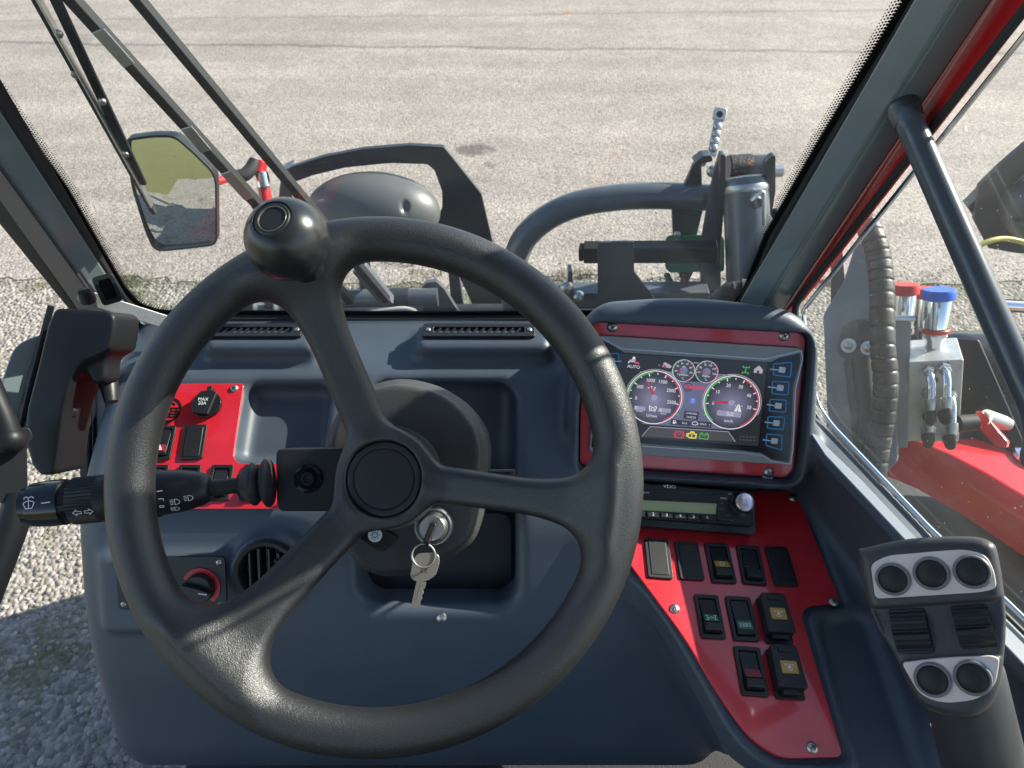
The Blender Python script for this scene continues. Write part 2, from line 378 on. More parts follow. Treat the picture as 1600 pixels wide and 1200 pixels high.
# leather-grained wheel skin
def leather(name, col, rough):
    m = mat(name, col, rough, spec=.85); nt = m.node_tree; b = nt.nodes['Principled BSDF']; tc = nt.nodes.new('ShaderNodeTexCoord')
    nz = nt.nodes.new('ShaderNodeTexNoise'); nz.inputs['Scale'].default_value = 240; nz.inputs['Detail'].default_value = 2
    nt.links.new(tc.outputs['Object'], nz.inputs['Vector'])
    va = nt.nodes.new('ShaderNodeVectorMath'); va.operation = 'MULTIPLY_ADD'; va.inputs[1].default_value = (.004, .004, .004)
    nt.links.new(nz.outputs['Color'], va.inputs[0]); nt.links.new(tc.outputs['Object'], va.inputs[2])
    v = nt.nodes.new('ShaderNodeTexVoronoi'); v.feature = 'DISTANCE_TO_EDGE'; v.inputs['Scale'].default_value = 760; nt.links.new(va.outputs[0], v.inputs['Vector'])
    mr = nt.nodes.new('ShaderNodeMapRange'); mr.inputs[2].default_value = .35; nt.links.new(v.outputs['Distance'], mr.inputs[0])
    n3 = nt.nodes.new('ShaderNodeTexNoise'); n3.inputs['Scale'].default_value = 900; nt.links.new(tc.outputs['Object'], n3.inputs['Vector'])
    ad = nt.nodes.new('ShaderNodeMath'); ad.operation = 'MULTIPLY_ADD'; ad.inputs[1].default_value = .5; nt.links.new(n3.outputs['Fac'], ad.inputs[0]); nt.links.new(mr.outputs[0], ad.inputs[2])
    bp = nt.nodes.new('ShaderNodeBump'); bp.inputs['Strength'].default_value = .24; bp.inputs['Distance'].default_value = .0006
    nt.links.new(ad.outputs[0], bp.inputs['Height']); nt.links.new(bp.outputs[0], b.inputs['Normal']); return m
M['leather'] = dusty(leather('leather_grain_wheel', (.0105, .011, .0125), .47), .015)
# thin clear pane: mostly see-through, mirror sheen at grazing angles, settled dust
def pane(name, dust=.02, tint=(.93, .95, .94), speck=.86):
    m = bpy.data.materials.new(name); m.use_nodes = True; nt = m.node_tree; nt.nodes.remove(nt.nodes['Principled BSDF'])
    out = nt.nodes['Material Output']; tr = nt.nodes.new('ShaderNodeBsdfTransparent'); tr.inputs[0].default_value = (*tint, 1)
    gl = nt.nodes.new('ShaderNodeBsdfGlossy'); gl.inputs['Roughness'].default_value = .015; gl.inputs['Color'].default_value = (.9, .9, .9, 1)
    fr = nt.nodes.new('ShaderNodeFresnel'); fr.inputs[0].default_value = 1.35
    ge = nt.nodes.new('ShaderNodeNewGeometry'); io = nt.nodes.new('ShaderNodeMapRange'); io.inputs[3].default_value = 1.35; io.inputs[4].default_value = 1 / 1.35
    nt.links.new(ge.outputs['Backfacing'], io.inputs[0]); nt.links.new(io.outputs[0], fr.inputs[0])
    m1 = nt.nodes.new('ShaderNodeMixShader'); nt.links.new(fr.outputs[0], m1.inputs[0]); nt.links.new(tr.outputs[0], m1.inputs[1]); nt.links.new(gl.outputs[0], m1.inputs[2])
    df = nt.nodes.new('ShaderNodeBsdfDiffuse'); df.inputs[0].default_value = (.62, .6, .56, 1)
    tl = nt.nodes.new('ShaderNodeBsdfTranslucent'); tl.inputs[0].default_value = (.62, .6, .56, 1)
    md = nt.nodes.new('ShaderNodeMixShader'); nt.links.new(df.outputs[0], md.inputs[1]); nt.links.new(tl.outputs[0], md.inputs[2])
    tc = nt.nodes.new('ShaderNodeTexCoord'); v = nt.nodes.new('ShaderNodeTexVoronoi'); v.inputs['Scale'].default_value = 190; nt.links.new(tc.outputs['Object'], v.inputs['Vector'])
    wn_ = nt.nodes.new('ShaderNodeTexWhiteNoise'); nt.links.new(v.outputs['Position'], wn_.inputs['Vector'])
    g1 = nt.nodes.new('ShaderNodeMath'); g1.operation = 'GREATER_THAN'; g1.inputs[1].default_value = speck; nt.links.new(wn_.outputs['Value'], g1.inputs[0])
    g2 = nt.nodes.new('ShaderNodeMath'); g2.operation = 'LESS_THAN'; g2.inputs[1].default_value = .085; nt.links.new(v.outputs['Distance'], g2.inputs[0])
    g3 = nt.nodes.new('ShaderNodeMath'); g3.operation = 'MULTIPLY'; nt.links.new(g1.outputs[0], g3.inputs[0]); nt.links.new(g2.outputs[0], g3.inputs[1])
    n2 = nt.nodes.new('ShaderNodeTexNoise'); n2.inputs['Scale'].default_value = 9; n2.inputs['Detail'].default_value = 4; nt.links.new(tc.outputs['Object'], n2.inputs['Vector'])
    g4 = nt.nodes.new('ShaderNodeMath'); g4.operation = 'MULTIPLY'; g4.inputs[1].default_value = dust * 2; nt.links.new(n2.outputs['Fac'], g4.inputs[0])
    g5 = nt.nodes.new('ShaderNodeMath'); g5.operation = 'MULTIPLY_ADD'; g5.inputs[1].default_value = .38; nt.links.new(g3.outputs[0], g5.inputs[0]); nt.links.new(g4.outputs[0], g5.inputs[2])
    m2 = nt.nodes.new('ShaderNodeMixShader'); nt.links.new(g5.outputs[0], m2.inputs[0]); nt.links.new(m1.outputs[0], m2.inputs[1]); nt.links.new(md.outputs[0], m2.inputs[2])
    nt.links.new(m2.outputs[0], out.inputs[0]); return m
M['glass'] = pane('windscreen_glass', .009, speck=.965)
M['sideglass'] = pane('dusty_side_glass', .017, speck=.80)
def screen(name, col, s=.6):
    return mat(name, (.01, .01, .012), .22, emit=col, estr=s)
# ground skins
def asphalt():
    m = mat('worn_asphalt', (.3, .3, .3), .88); nt = m.node_tree; b = nt.nodes['Principled BSDF']; L = nt.links.new
    tc = nt.nodes.new('ShaderNodeTexCoord')
    def noise(s, det=2, dist=0, vec=None, rough=.5):
        n = nt.nodes.new('ShaderNodeTexNoise'); n.inputs['Scale'].default_value = s; n.inputs['Detail'].default_value = det; n.inputs['Distortion'].default_value = dist; n.inputs['Roughness'].default_value = rough
        L(vec or tc.outputs['Object'], n.inputs['Vector']); return n.outputs['Fac']
    def ramp(x, a, b_, c0, c1):
        r = nt.nodes.new('ShaderNodeMapRange'); r.inputs[1].default_value = a; r.inputs[2].default_value = b_; r.inputs[3].default_value = c0; r.inputs[4].default_value = c1; L(x, r.inputs[0]); return r.outputs[0]
    def mul(a, b_):
        k = nt.nodes.new('ShaderNodeMath'); k.operation = 'MULTIPLY'; L(a, k.inputs[0]); L(b_, k.inputs[1]); return k.outputs[0]
    v = nt.nodes.new('ShaderNodeTexVoronoi'); v.inputs['Scale'].default_value = 88; L(tc.outputs['Object'], v.inputs['Vector'])
    w = nt.nodes.new('ShaderNodeTexWhiteNoise'); L(v.outputs['Position'], w.inputs['Vector'])
    stone = ramp(w.outputs['Value'], 0, 1, .60, 1.40)
    big = ramp(noise(.55, 5, .4), .3, .7, .82, 1.10); mid = ramp(noise(4, 5), .3, .7, .9, 1.08)
    # long roller seams running across
    mp = nt.nodes.new('ShaderNodeMapping'); mp.inputs['Scale'].default_value = (.18, 2.2, 1); L(tc.outputs['Object'], mp.inputs[0])
    band = ramp(noise(1.1, 4, 0, mp.outputs[0]), .35, .65, .86, 1.06)
    sep = nt.nodes.new('ShaderNodeSeparateXYZ'); L(tc.outputs['Object'], sep.inputs[0])
    def seam(y0, wd, dark, slope):
        n = noise(1.1, 7, 0, None, .75); a = nt.nodes.new('ShaderNodeMath'); a.operation = 'MULTIPLY_ADD'; L(n, a.inputs[0]); a.inputs[1].default_value = .34; L(sep.outputs[1], a.inputs[2])
        s2 = nt.nodes.new('ShaderNodeMath'); s2.operation = 'MULTIPLY_ADD'; L(sep.outputs[0], s2.inputs[0]); s2.inputs[1].default_value = slope; L(a.outputs[0], s2.inputs[2])
        d = nt.nodes.new('ShaderNodeMath'); d.operation = 'SUBTRACT'; L(s2.outputs[0], d.inputs[0]); d.inputs[1].default_value = y0 + .17
        ab = nt.nodes.new('ShaderNodeMath'); ab.operation = 'ABSOLUTE'; L(d.outputs[0], ab.inputs[0]); return ramp(ab.outputs[0], wd * .25, wd, dark, 1)
    tot = mul(mul(mul(stone, big), mul(mid, band)), mul(seam(7.25, .06, .60, .035), seam(8.55, .06, .78, -.05)))
    # two old stains
    def stain(x0, y0, r, dark):
        mp2 = nt.nodes.new('ShaderNodeMapping'); mp2.inputs['Location'].default_value = (-x0, -y0, 0); L(tc.outputs['Object'], mp2.inputs[0])
        n = nt.nodes.new('ShaderNodeTexNoise'); n.inputs['Scale'].default_value = 5; n.inputs['Detail'].default_value = 5; L(tc.outputs['Object'], n.inputs['Vector'])
        le = nt.nodes.new('ShaderNodeVectorMath'); le.operation = 'LENGTH'; L(mp2.outputs[0], le.inputs[0])
        a = nt.nodes.new('ShaderNodeMath'); a.operation = 'MULTIPLY_ADD'; L(n.outputs['Fac'], a.inputs[0]); a.inputs[1].default_value = r * 2.6; L(le.outputs['Value'], a.inputs[2])
        return ramp(a.outputs[0], r * 1.9, r * 2.35, dark, 1)
    tot = mul(tot, mul(stain(-.26, 4.78, .11, .40), mul(stain(-.15, 4.50, .07, .50), stain(-4.3, 7.6, .2, .72))))
    mx = nt.nodes.new('ShaderNodeMix'); mx.data_type = 'RGBA'; mx.blend_type = 'MULTIPLY'; mx.inputs[0].default_value = 1
    mx.inputs[6].default_value = (.288, .250, .218, 1); L(tot, mx.inputs[7]); L(mx.outputs[2], b.inputs['Base Color'])
    bp = nt.nodes.new('ShaderNodeBump'); bp.inputs['Strength'].default_value = .65; bp.inputs['Distance'].default_value = .006
    L(v.outputs['Distance'], bp.inputs['Height']); bp.invert = True; L(bp.outputs[0], b.inputs['Normal']); return m
M['asphalt'] = asphalt()
def gravel():
    m = mat('packed_gravel', (.3, .3, .3), .92); nt = m.node_tree; b = nt.nodes['Principled BSDF']; L = nt.links.new
    tc = nt.nodes.new('ShaderNodeTexCoord'); v = nt.nodes.new('ShaderNodeTexVoronoi'); v.inputs['Scale'].default_value = 62; L(tc.outputs['Object'], v.inputs['Vector'])
    w = nt.nodes.new('ShaderNodeTexWhiteNoise'); L(v.outputs['Position'], w.inputs['Vector'])
    cr = nt.nodes.new('ShaderNodeValToRGB'); e = cr.color_ramp.elements; e[0].color = (.13, .118, .098, 1); e[1].color = (.32, .29, .25, 1); L(w.outputs['Value'], cr.inputs[0])
    n = nt.nodes.new('ShaderNodeTexNoise'); n.inputs['Scale'].default_value = 3.2; n.inputs['Detail'].default_value = 7; n.inputs['Roughness'].default_value = .7; L(tc.outputs['Object'], n.inputs['Vector'])
    mr = nt.nodes.new('ShaderNodeMapRange'); mr.inputs[1].default_value = .52; mr.inputs[2].default_value = .68; L(n.outputs['Fac'], mr.inputs[0])
    mx = nt.nodes.new('ShaderNodeMix'); mx.data_type = 'RGBA'; L(mr.outputs[0], mx.inputs[0]); L(cr.outputs[0], mx.inputs[6]); mx.inputs[7].default_value = (.10, .105, .04, 1)
    L(mx.outputs[2], b.inputs['Base Color']); bp = nt.nodes.new('ShaderNodeBump'); bp.inputs['Strength'].default_value = .9; bp.inputs['Distance'].default_value = .012; bp.invert = True
    L(v.outputs['Distance'], bp.inputs['Height']); L(bp.outputs[0], b.inputs['Normal']); return m
M['gravel'] = gravel()
M['grass'] = mat('winter_turf', (.085, .10, .022), .9, bump=(90, 1, .03), var=(34, (.24, .21, .07), .38, .68))
M['blade'] = mat('grass_blade', (.085, .11, .025), .7, var=(5, (.16, .14, .05), .4, .7))
def stone_mat():
    m = mat('pebble', (.3, .3, .3), .85); nt = m.node_tree; b = nt.nodes['Principled BSDF']
    g = nt.nodes.new('ShaderNodeNewGeometry'); cr = nt.nodes.new('ShaderNodeValToRGB'); e = cr.color_ramp.elements
    e[0].color = (.13, .12, .10, 1); e[1].color = (.35, .32, .28, 1); k = cr.color_ramp.elements.new(.6); k.color = (.225, .205, .172, 1)
    nt.links.new(g.outputs['Random Per Island'], cr.inputs[0]); nt.links.new(cr.outputs[0], b.inputs['Base Color']); return m
M['pebble'] = stone_mat()
# ---------------------------------------------------------------- surveyed planes of the cab
WS = Frame((0, .70, 1.425), (1, 0, 0), (0, -math.sin(R(17)), math.cos(R(17))))          # windscreen
SW = Frame(P(1290, 680, .75), (.30, -.954, 0), (0, 0, 1)); SW = Frame(SW.o, (.30, -.954, 0), (0, 0, 1))   # right window, faces the driver
if SW.n.dot(EYE - SW.o) < 0: SW = Frame(SW.o, (-.30, .954, 0), (0, 0, 1))
LP = Frame((-.32, .535, 1.371), (1, 0, 0), (0, math.cos(R(26)), math.sin(R(26))))       # left switch panel
LF = Frame((0, .471, 1.340), (1, 0, 0), (0, math.cos(R(56)), math.sin(R(56))))          # lower dash face
CP = Frame((.151, .443, 1.292), (1, 0, -.09), (0, .992, .126))                          # right switch console
DP = Frame(P(1090, 630, .74), (math.cos(R(5)), -math.sin(R(5)), 0), (math.sin(R(5)) * math.cos(R(62)), math.cos(R(5)) * math.cos(R(62)), math.sin(R(62))))  # display
WC = Vector((-.0965, .3405, 1.5257)); WT = R(46)
WH = Frame(WC, (1, 0, 0), (0, math.cos(WT), math.sin(WT)))                              # steering wheel
def pp(fr, pts, h=0.0): return [fr.uv(u, v, h) for u, v in pts]

# ---------------------------------------------------------------- windscreen
t = thing('windscreen', 'large sloping front windscreen with dotted black edge band above the dashboard', 'windscreen', WS)
gl = pp(WS, [(-190, -80), (-30, 110), (100, 292), (190, 446), (215, 474), (250, 487), (700, 489), (1130, 486), (1162, 462), (1200, 365), (1290, 210), (1418, 0), (1470, -90)])
gl = [(-.455, .95)] + gl[1:-1] + [(.30, .95)]
gl = roundpoly(gl, [0, 0, 0, 0, .01, .03, 0, .03, .02, 0, 0, 0, 0], 4)
MB().prism(WS, gl, -.005, 0).build('pane', M['glass'], t, smooth=0)
# black edge band and its fading dots, printed on the inner face
cx = sum(p[0] for p in gl) / len(gl); cy = .4
def inset(poly, k):
    n = len(poly); out = []
    for i in range(n):
        a, b, c = Vector(poly[i - 1]), Vector(poly[i]), Vector(poly[(i + 1) % n]); d0, d1 = (b - a).normalized(), (c - b).normalized()
        q = Vector((d0.y + d1.y, -d0.x - d1.x))
        if q.length < 1e-6: q = Vector((d0.y, -d0.x))
        q.normalize(); s = 1 if (Vector((cx, cy)) - b).dot(q) > 0 else -1
        out.append(tuple(b + q * s * k / max(.5, abs(q.dot(Vector((d0.y, -d0.x)))))))
    return out
mb = MB(); mb.ring(WS, inset(gl, -.004), inset(gl, .004), .0008, .0016)
mb.build('edge_band', M['gloss'], t, smooth=0)
mb = MB(); per = [Vector(p) for p in gl]; step = .0027
for row, rad in enumerate((.0013, .0011, .0009, .0007)):
    line = [Vector(p) for p in inset(gl, .0048 + row * .0022)]; acc = (row % 2) * step / 2
    for i in range(len(line)):
        a, b = line[i], line[(i + 1) % len(line)]; L = (b - a).length; x = acc
        if a.y > .90 and b.y > .90: continue
        while x < L:
            p = a + (b - a) * (x / L); mb.flat(WS, arc(p.x, p.y, rad, 0, 360, 5)[:-1], .001); x += step
        acc = x - L
mb.build('edge_dots', M['gloss'], t, smooth=0)
# rubber seal round the glass, on the cab side
MB().tube([WS.w(x, y, .006) for x, y in inset(gl, -.008)], .0075, 8, True).build('seal', M['rubber'], t)

# ---------------------------------------------------------------- pillars: lofts with a folded section
def pillar(lines, mats_, t, z_top=2.16, z_bot=None):
    """lines: (bottom point, top point) per fold; each strip between folds is a painted face"""
    rails = []
    for a, b in lines:
        d = b - a; k = (z_top - a.z) / d.z; rails.append((a, a + d * k))
    return rails
def strip(rails, i, j, thick, name, m, t, bevel=.002):
    a0, a1 = rails[i]; b0, b1 = rails[j]; nrm = (b0 - a0).cross(a1 - a0).normalized()
    if nrm.dot(EYE - a0) < 0: nrm = -nrm
    q = [a0, b0, b1, a1]; mb = MB(); mb.add(q + [p - nrm * thick for p in q], [(0, 1, 2, 3), (7, 6, 5, 4), (0, 4, 5, 1), (1, 5, 6, 2), (2, 6, 7, 3), (3, 7, 4, 0)])
    bm = bmesh.new(); 
    return mb.build(name, m, t, smooth=0, bevel=bevel)
def wsd(u, v, h): return WS.hit(u, v, h)
t = thing('windscreen_pillar', 'pale grey-green cab pillar left of the windscreen with a black rubber edge', 'pillar', None, loc=wsd(215, 490, .01))
rl = pillar([(wsd(212, 488, .003), wsd(0, 122, .003)), (wsd(203, 476, .016), wsd(0, 160, .016)), (wsd(150, 470, .038), wsd(0, 262, .038)), (wsd(108, 466, .032), wsd(0, 309, .032)), (wsd(98, 473, .022), wsd(0, 353, .022))], None, t)
rl = [(a - (b - a).normalized() * .03, b) for a, b in rl]
strip(rl, 0, 1, .012, 'seal', M['rubber'], t, .003)
strip(rl, 1, 2, .03, 'frame', M['paint'], t, .006)
strip(rl, 2, 3, .02, 'side_face', M['darkpaint'], t, .002)  # same pillar paint; the shade on this face is put in as a darker colour
strip(rl, 3, 4, .015, 'door_seal', M['rubber'], t, .003)
t = thing('windscreen_pillar', 'broad grey cab pillar right of the windscreen with a red outer face', 'pillar', None, loc=wsd(1190, 470, .01))
def lin(a, b, h0, h1=None): return (wsd(*a, h0), wsd(*b, h0 if h1 is None else h1))
rr = [lin((1163, 448), (1420, 0), .003), lin((1183, 440), (1455, 0), .016), lin((1213, 446), (1493, 0), .046), lin((1241, 458), (1546, 0), .030)]
r_out = [(SW.hit(1250, 464, .006), SW.hit(1600, 9, .006)), (SW.hit(1244, 480, .004), SW.hit(1602, 28, .004))]
rails = pillar(rr + r_out, None, t)
rails = [(a - (b - a).normalized() * .06 if i < 4 else a, b) for i, (a, b) in enumerate(rails)]
strip(rails, 0, 1, .012, 'seal', M['rubber'], t, .003)
strip(rails, 1, 2, .03, 'frame', M['paint'], t, .005)
strip(rails, 2, 3, .03, 'side_face', M['paint'], t, .003)
strip(rails, 3, 4, .006, 'red_face', M['hood'], t, .001)
strip(rails, 4, 5, .006, 'window_seal', M['rubber'], t, .002)

# ---------------------------------------------------------------- right side window with its seal and sill
t = thing('side_window', 'dusty right side window with rounded corners behind the diagonal grab bar', 'window', SW)
wpx = [(1600, 22), (1245, 476), (1252, 560), (1268, 634), (1292, 672), (1446, 836), (1600, 986)]
wp = pp(SW, wpx); far = max(wp[0][0], wp[-1][0], key=abs); sg = 1 if wp[-1][0] > wp[1][0] else -1
hi = SW.uv(1600, 22); d = Vector(wp[0]) - Vector(wp[1]); hi2 = Vector(wp[0]) + d * ((.70 - wp[0][1]) / d.y)
lo = Vector(wp[-1]); dl = lo - Vector(wp[-2]); lo2 = lo + dl * 1.2
wpoly = [tuple(hi2), wp[1], wp[2], wp[3], wp[4], wp[5], wp[6], tuple(lo2), (lo2.x + sg * .25, lo2.y - .02), (lo2.x + sg * .25, .70)]
wpoly = roundpoly(wpoly, [0, .012, .02, .03, .03, 0, 0, .05, .05, 0], 5)
MB().prism(SW, wpoly, -.006, -.001).build('pane', M['sideglass'], t, smooth=0)
MB().tube([SW.w(x, y, .003) for x, y in wpoly], .0036, 8, True).build('outer_seal', M['rubber'], t)
cx = sum(p[0] for p in wpoly) / len(wpoly); cy = .1
MB().tube([SW.w(x, y, .001) for x, y in inset(wpoly, .011)], .0022, 8, True).build('inner_seal', M['chrome'], t)
# sill between window and console
t = None
s_in = [(1262, 668), (1290, 712), (1420, 850), (1600, 1040)]; s_out = [(1266, 640), (1291, 676), (1444, 838), (1600, 990)]
A = [SW.hit(u, v, .004) for u, v in s_out]; ext = (A[-1] - A[-2]) * 1.2; A.append(A[-1] + ext)
B = [SW.hit(u, v, .034) for u, v in s_in]; B.append(B[-1] + ext)
mb = MB(); n = len(A); vs = []
for a, b in zip(A, B): vs += [a, b, b + Vector((0, 0, -.012)), a + Vector((0, 0, -.03))]
fs = []
for i in range(n - 1): fs += [(i * 4 + k, i * 4 + (k + 1) % 4, i * 4 + 4 + (k + 1) % 4, i * 4 + 4 + k) for k in range(4)]
fs += [(3, 2, 1, 0), tuple((n - 1) * 4 + k for k in range(4))]
tag(mb.add(vs, fs).build('window_sill', M['ledge'], None, bevel=.003), 'pale blue-grey metal sill strip running below the right side window', 'sill')

# grab bar across the right window
a, b = P(1420, 190, .545), P(1624, 655, .485); d = (b - a)
t = thing('grab_bar', 'diagonal dark blue-grey round grab bar across the right side window', 'grab bar', None, loc=a)
pts = [a - d.normalized() * .004 + Vector((.004, .03, .004)), a, a + d * .12, a + d * .5, a + d * .85, a + d * .97, a + d * 1.07 + Vector((-.006, 0, 0)), a + d * 1.15 + Vector((-.0, .02, -.01)), a + d * 1.22 + Vector((.03, .05, -.02))]
MB().tube(spline(pts, 6), .0100, 20).build('bar', M['barpaint'], t)
MB().tube([a + Vector((.010, .050, .012)), a + Vector((.006, .034, .007)), a + Vector((.001, .010, .001)), a + d * .012], [.012, .012, .0125, .0108], 20).build('weld_collar', M['darkpaint'], t)

# roof, rear wall and left rear corner of the cab (above and behind the viewer; they shade it and show in the mirrors)
mb = MB(); mb.prism(WORLD, rrect(-.07, -.22, 1.08, 1.30, .12), 2.20, 2.28)
rf = tag(mb.build('cab_roof', M['darkpaint'], None, bevel=.01), 'dark flat cab roof above the windscreen', 'roof'); MB().prism(WORLD, rrect(-.07, -.22, 1.0, 1.22, .1), 2.17, 2.199).build('roof_liner', mat('pale_roof_liner', (.50, .50, .50), .8), rf, bevel=.004)
mb = MB(); mb.box(WORLD, -.07, -.86, 1.04, .03, .75, 1.32); mb.box(WORLD, -.07, -.86, 1.04, .03, 2.08, 2.2)
for x in (-.56, .42): mb.box(WORLD, x, -.86, .06, .06, .75, 2.2)
tag(mb.build('cab_rear_wall', M['darkpaint'], None, bevel=.004), 'dark rear wall of the cab below its back window', 'wall')
for sx, nm in ((-.57, 'left'), (.45, 'right')):
    mb = MB(); mb.box(WORLD, sx, -.56, .03, .56, .75, 1.22); tag(mb.build('cab_side_panel', M['darkpaint'], None, bevel=.004), 'dark rear panel closing the %s side of the cab' % nm, 'panel')
mb = MB(); mb.box(WORLD, .455, .10, .03, .75, .75, 1.19); tag(mb.build('cab_door_panel', M['darkpaint'], None, bevel=.004), 'dark lower panel of the right cab door', 'panel')
t = thing('driver_seat', 'black padded driver seat behind the steering wheel', 'seat', None, loc=(-.09, -.45, .8))
mb = MB(); mb.prism(Frame((-.09, -.40, 1.10), (1, 0, 0), (0, 1, 0)), rrect(0, 0, .5, .5, .08), 0, .12); mb.build('seat_cushion', M['rubber'], t, bevel=.03, seg=3)
mb = MB(); mb.prism(Frame((-.09, -.66, 1.50), (1, 0, 0), (0, -.15, 1)), rrect(0, 0, .5, .66, .1), 0, .12); mb.build('backrest', M['rubber'], t, bevel=.03, seg=3)
mb = MB(); mb.box(WORLD, -.09, -.4, .3, .36, .8, 1.1); mb.build('seat_base', M['black'], t, bevel=.01)
mb = MB(); mb.box(WORLD, -.06, .0, .84, 1.72, .74, .80)
tag(mb.build('cab_floor', M['floor'], None, bevel=.004), 'dark cab floor mat below the dashboard', 'floor')
# ---------------------------------------------------------------- dashboard
H = .0026; lo, hiG = (-.50, .24, 1.02), (.46, .78, 1.53)
G = grid(lo, hiG, H); X, Y, Z = G
prof = [(.78, 1.02), (.78, 1.418), (.705, 1.4195), (.64, 1.410), (.607, 1.4055), (.595, 1.400), (.471, 1.340), (.393, 1.2246), (.3424, 1.069), (.345, 1.03), (.40, 1.02)]
prof = roundpoly(prof, [0, 0, .02, .04, .015, .01, .035, .12, .05, .01, 0], 8); p2 = spoly(Y[0], Z[0], prof)[None]
body = (smax(p2 + .012, np.abs(X + .108) - .337, .045) - .012).astype(np.float32)
TOP = Frame((0, .64, 1.41), (1, 0, 0), (0, 1, .12))
def rect_of(poly): xs = [p[0] for p in poly]; ys = [p[1] for p in poly]; return (min(xs) + max(xs)) / 2, (min(ys) + max(ys)) / 2, (max(xs) - min(xs)) / 2, (max(ys) - min(ys)) / 2
def c_box(fr, c, half, r, k, add):
    lo_ = [c[i] - half[i] for i in range(3)]; hi_ = [c[i] + half[i] for i in range(3)]
    carve(body, G, fr, lo_, hi_, (lambda b, q: smin(b, sbox(q, c, half, r), k)) if add else (lambda b, q: smax(b, -sbox(q, c, half, r), k)))
def c_poly(fr, poly, h0, h1, r, k, add, grow=0.0, taper=None):
    xs = [p[0] for p in poly]; ys = [p[1] for p in poly]
    def fn(b, q):
        d = spoly(q[0], q[1], poly) - grow
        if taper: d = d + taper(q)
        e = sext(d, q[2], h0, h1, r); return smin(b, e, k) if add else smax(b, -e, k)
    carve(body, G, fr, (min(xs), min(ys), h0), (max(xs), max(ys), h1), fn)
# raised vent housings on the top
for x0p, x1p in ((318, 492), (648, 862)):
    ya = TOP.uv(600, 512, .022)[1]; yb = TOP.uv(600, 566, .0)[1]; x0, x1 = TOP.uv(x0p, 560, .01)[0], TOP.uv(x1p, 560, .01)[0]
    c_box(TOP, ((x0 + x1) / 2, (ya + yb) / 2 + .006, -.02), ((x1 - x0) / 2, (ya - yb) / 2 + .006, .042), .010, .016, True)
# tray recess, and a shallow seat for the red plate, left
a, b, c, d = rect_of(pp(LP, [(386, 598), (514, 598), (502, 716), (364, 716)])); c_box(LP, (a, b, .02), (c, d, .045), .014, .010, False)
a, b, c, d = rect_of(pp(LP, [(190, 598), (383, 598), (372, 798), (180, 798)])); c_box(LP, (a, b, .02), (c + .002, d + .002, .0206), .004, .004, False)
# column opening
x0 = -.158; x1 = LF.uv(806, 760)[0]; yt = LF.uv(700, 612)[1]; yb = LF.uv(700, 948)[1]
c_box(LF, ((x0 + x1) / 2, (yt + yb) / 2, -.04), ((x1 - x0) / 2, (yt - yb) / 2, .095), .022, .014, False)
# heater pad standing proud, lower left, and the round vent boss
a0, b0 = LF.uv(165, 985); a1, b1 = LF.uv(358, 862)
c_box(LF, ((a0 + a1) / 2, (b0 + b1) / 2, -.02), ((a1 - a0) / 2, (b1 - b0) / 2, .031), .009, .012, True)
vc = LF.uv(418, 893, .012)
carve(body, G, LF, (vc[0] - .05, vc[1] - .05, -.05), (vc[0] + .05, vc[1] + .05, .03), lambda b, q: smax(smin(b, np.maximum(np.sqrt((q[0] - vc[0]) ** 2 + (q[1] - vc[1]) ** 2) - .036, np.abs(q[2] + .01) - .022), .014), -np.maximum(np.sqrt((q[0] - vc[0]) ** 2 + (q[1] - vc[1]) ** 2) - .027, np.abs(q[2]) - .045), .004))
# right console with its driver-side edge
con = pp(CP, [(868, 640), (868, 800), (905, 860), (985, 893), (1045, 972), (1098, 1062), (1140, 1140), (1185, 1192), (1245, 1216), (1330, 1260), (1700, 1420), (1800, 1000), (1420, 640)])
c_poly(CP, roundpoly(con, .02, 5), -.26, .004, .012, .022, True, 0, lambda q: np.clip(-q[2] - .03, 0, 1) * .45)
RP = [(985, 764), (1243, 770), (1312, 944), (1262, 948), (1250, 962), (1316, 1184), (1212, 1186), (1165, 1150), (1118, 1082), (1070, 1000), (984, 884), (968, 860)]
RPc = roundpoly(pp(CP, RP), [.0, .006, .005, .012, .008, .008, .02, .03, .02, .02, .01, 0], 5)
c_poly(CP, RPc, -.002, .05, 0, .006, False, .004)
# bank rising from the console to the window sill
U1, U2, L1 = SW.hit(1290, 712, .034), SW.hit(1440, 872, .034), CP.hit(1318, 868, .0)
bn = (U2 - U1).cross(L1 - U1).normalized(); bn = bn if bn.dot(EYE - U1) > 0 else -bn
BN = Frame(U1, (U2 - U1), bn.cross(U2 - U1))
zs = U1.z - .004
def bank(b, q):
    p = lambda k: BN.o[k] + q[0] * BN.e1[k] + q[1] * BN.e2[k] + q[2] * BN.n[k]
    f = smax(q[2], p(2) - zs, .012); side_ = (p(0) - SW.o.x) * SW.n.x + (p(1) - SW.o.y) * SW.n.y
    return smin(b, np.maximum(np.maximum(f, .001 - side_), p(1) - .60), .022)
carve(body, G, BN, (-.12, -.20, -.25), (.5, .10, .06), bank)
# shallow oddment tray right of the plate, behind a raised lip
side = roundpoly(pp(CP, [(1282, 972), (1352, 962), (1450, 1240), (1352, 1240)], 0), .012, 4)
c_poly(CP, side, -.005, .05, .004, .012, False)
# pocket of the radio, tilted towards the driver
RF = Frame(CP.hit(1180, 834, .016), CP.e1 + CP.e2 * -.02, (0, math.cos(R(30)), math.sin(R(30))))
wR = .182; qr = [RF.uv(1186, 836), RF.uv(1172, 768)]; hR = abs(qr[1][1] - qr[0][1]); xr = (qr[0][0] + qr[1][0]) / 2
rb = RF.at(xr - wR / 2, (qr[0][1] + qr[1][1]) / 2, 0)
qw = loc_(G, SW)[2]; body[:] = np.maximum(body, .003 - qw - np.clip(.46 - Y, 0, .10)); del qw
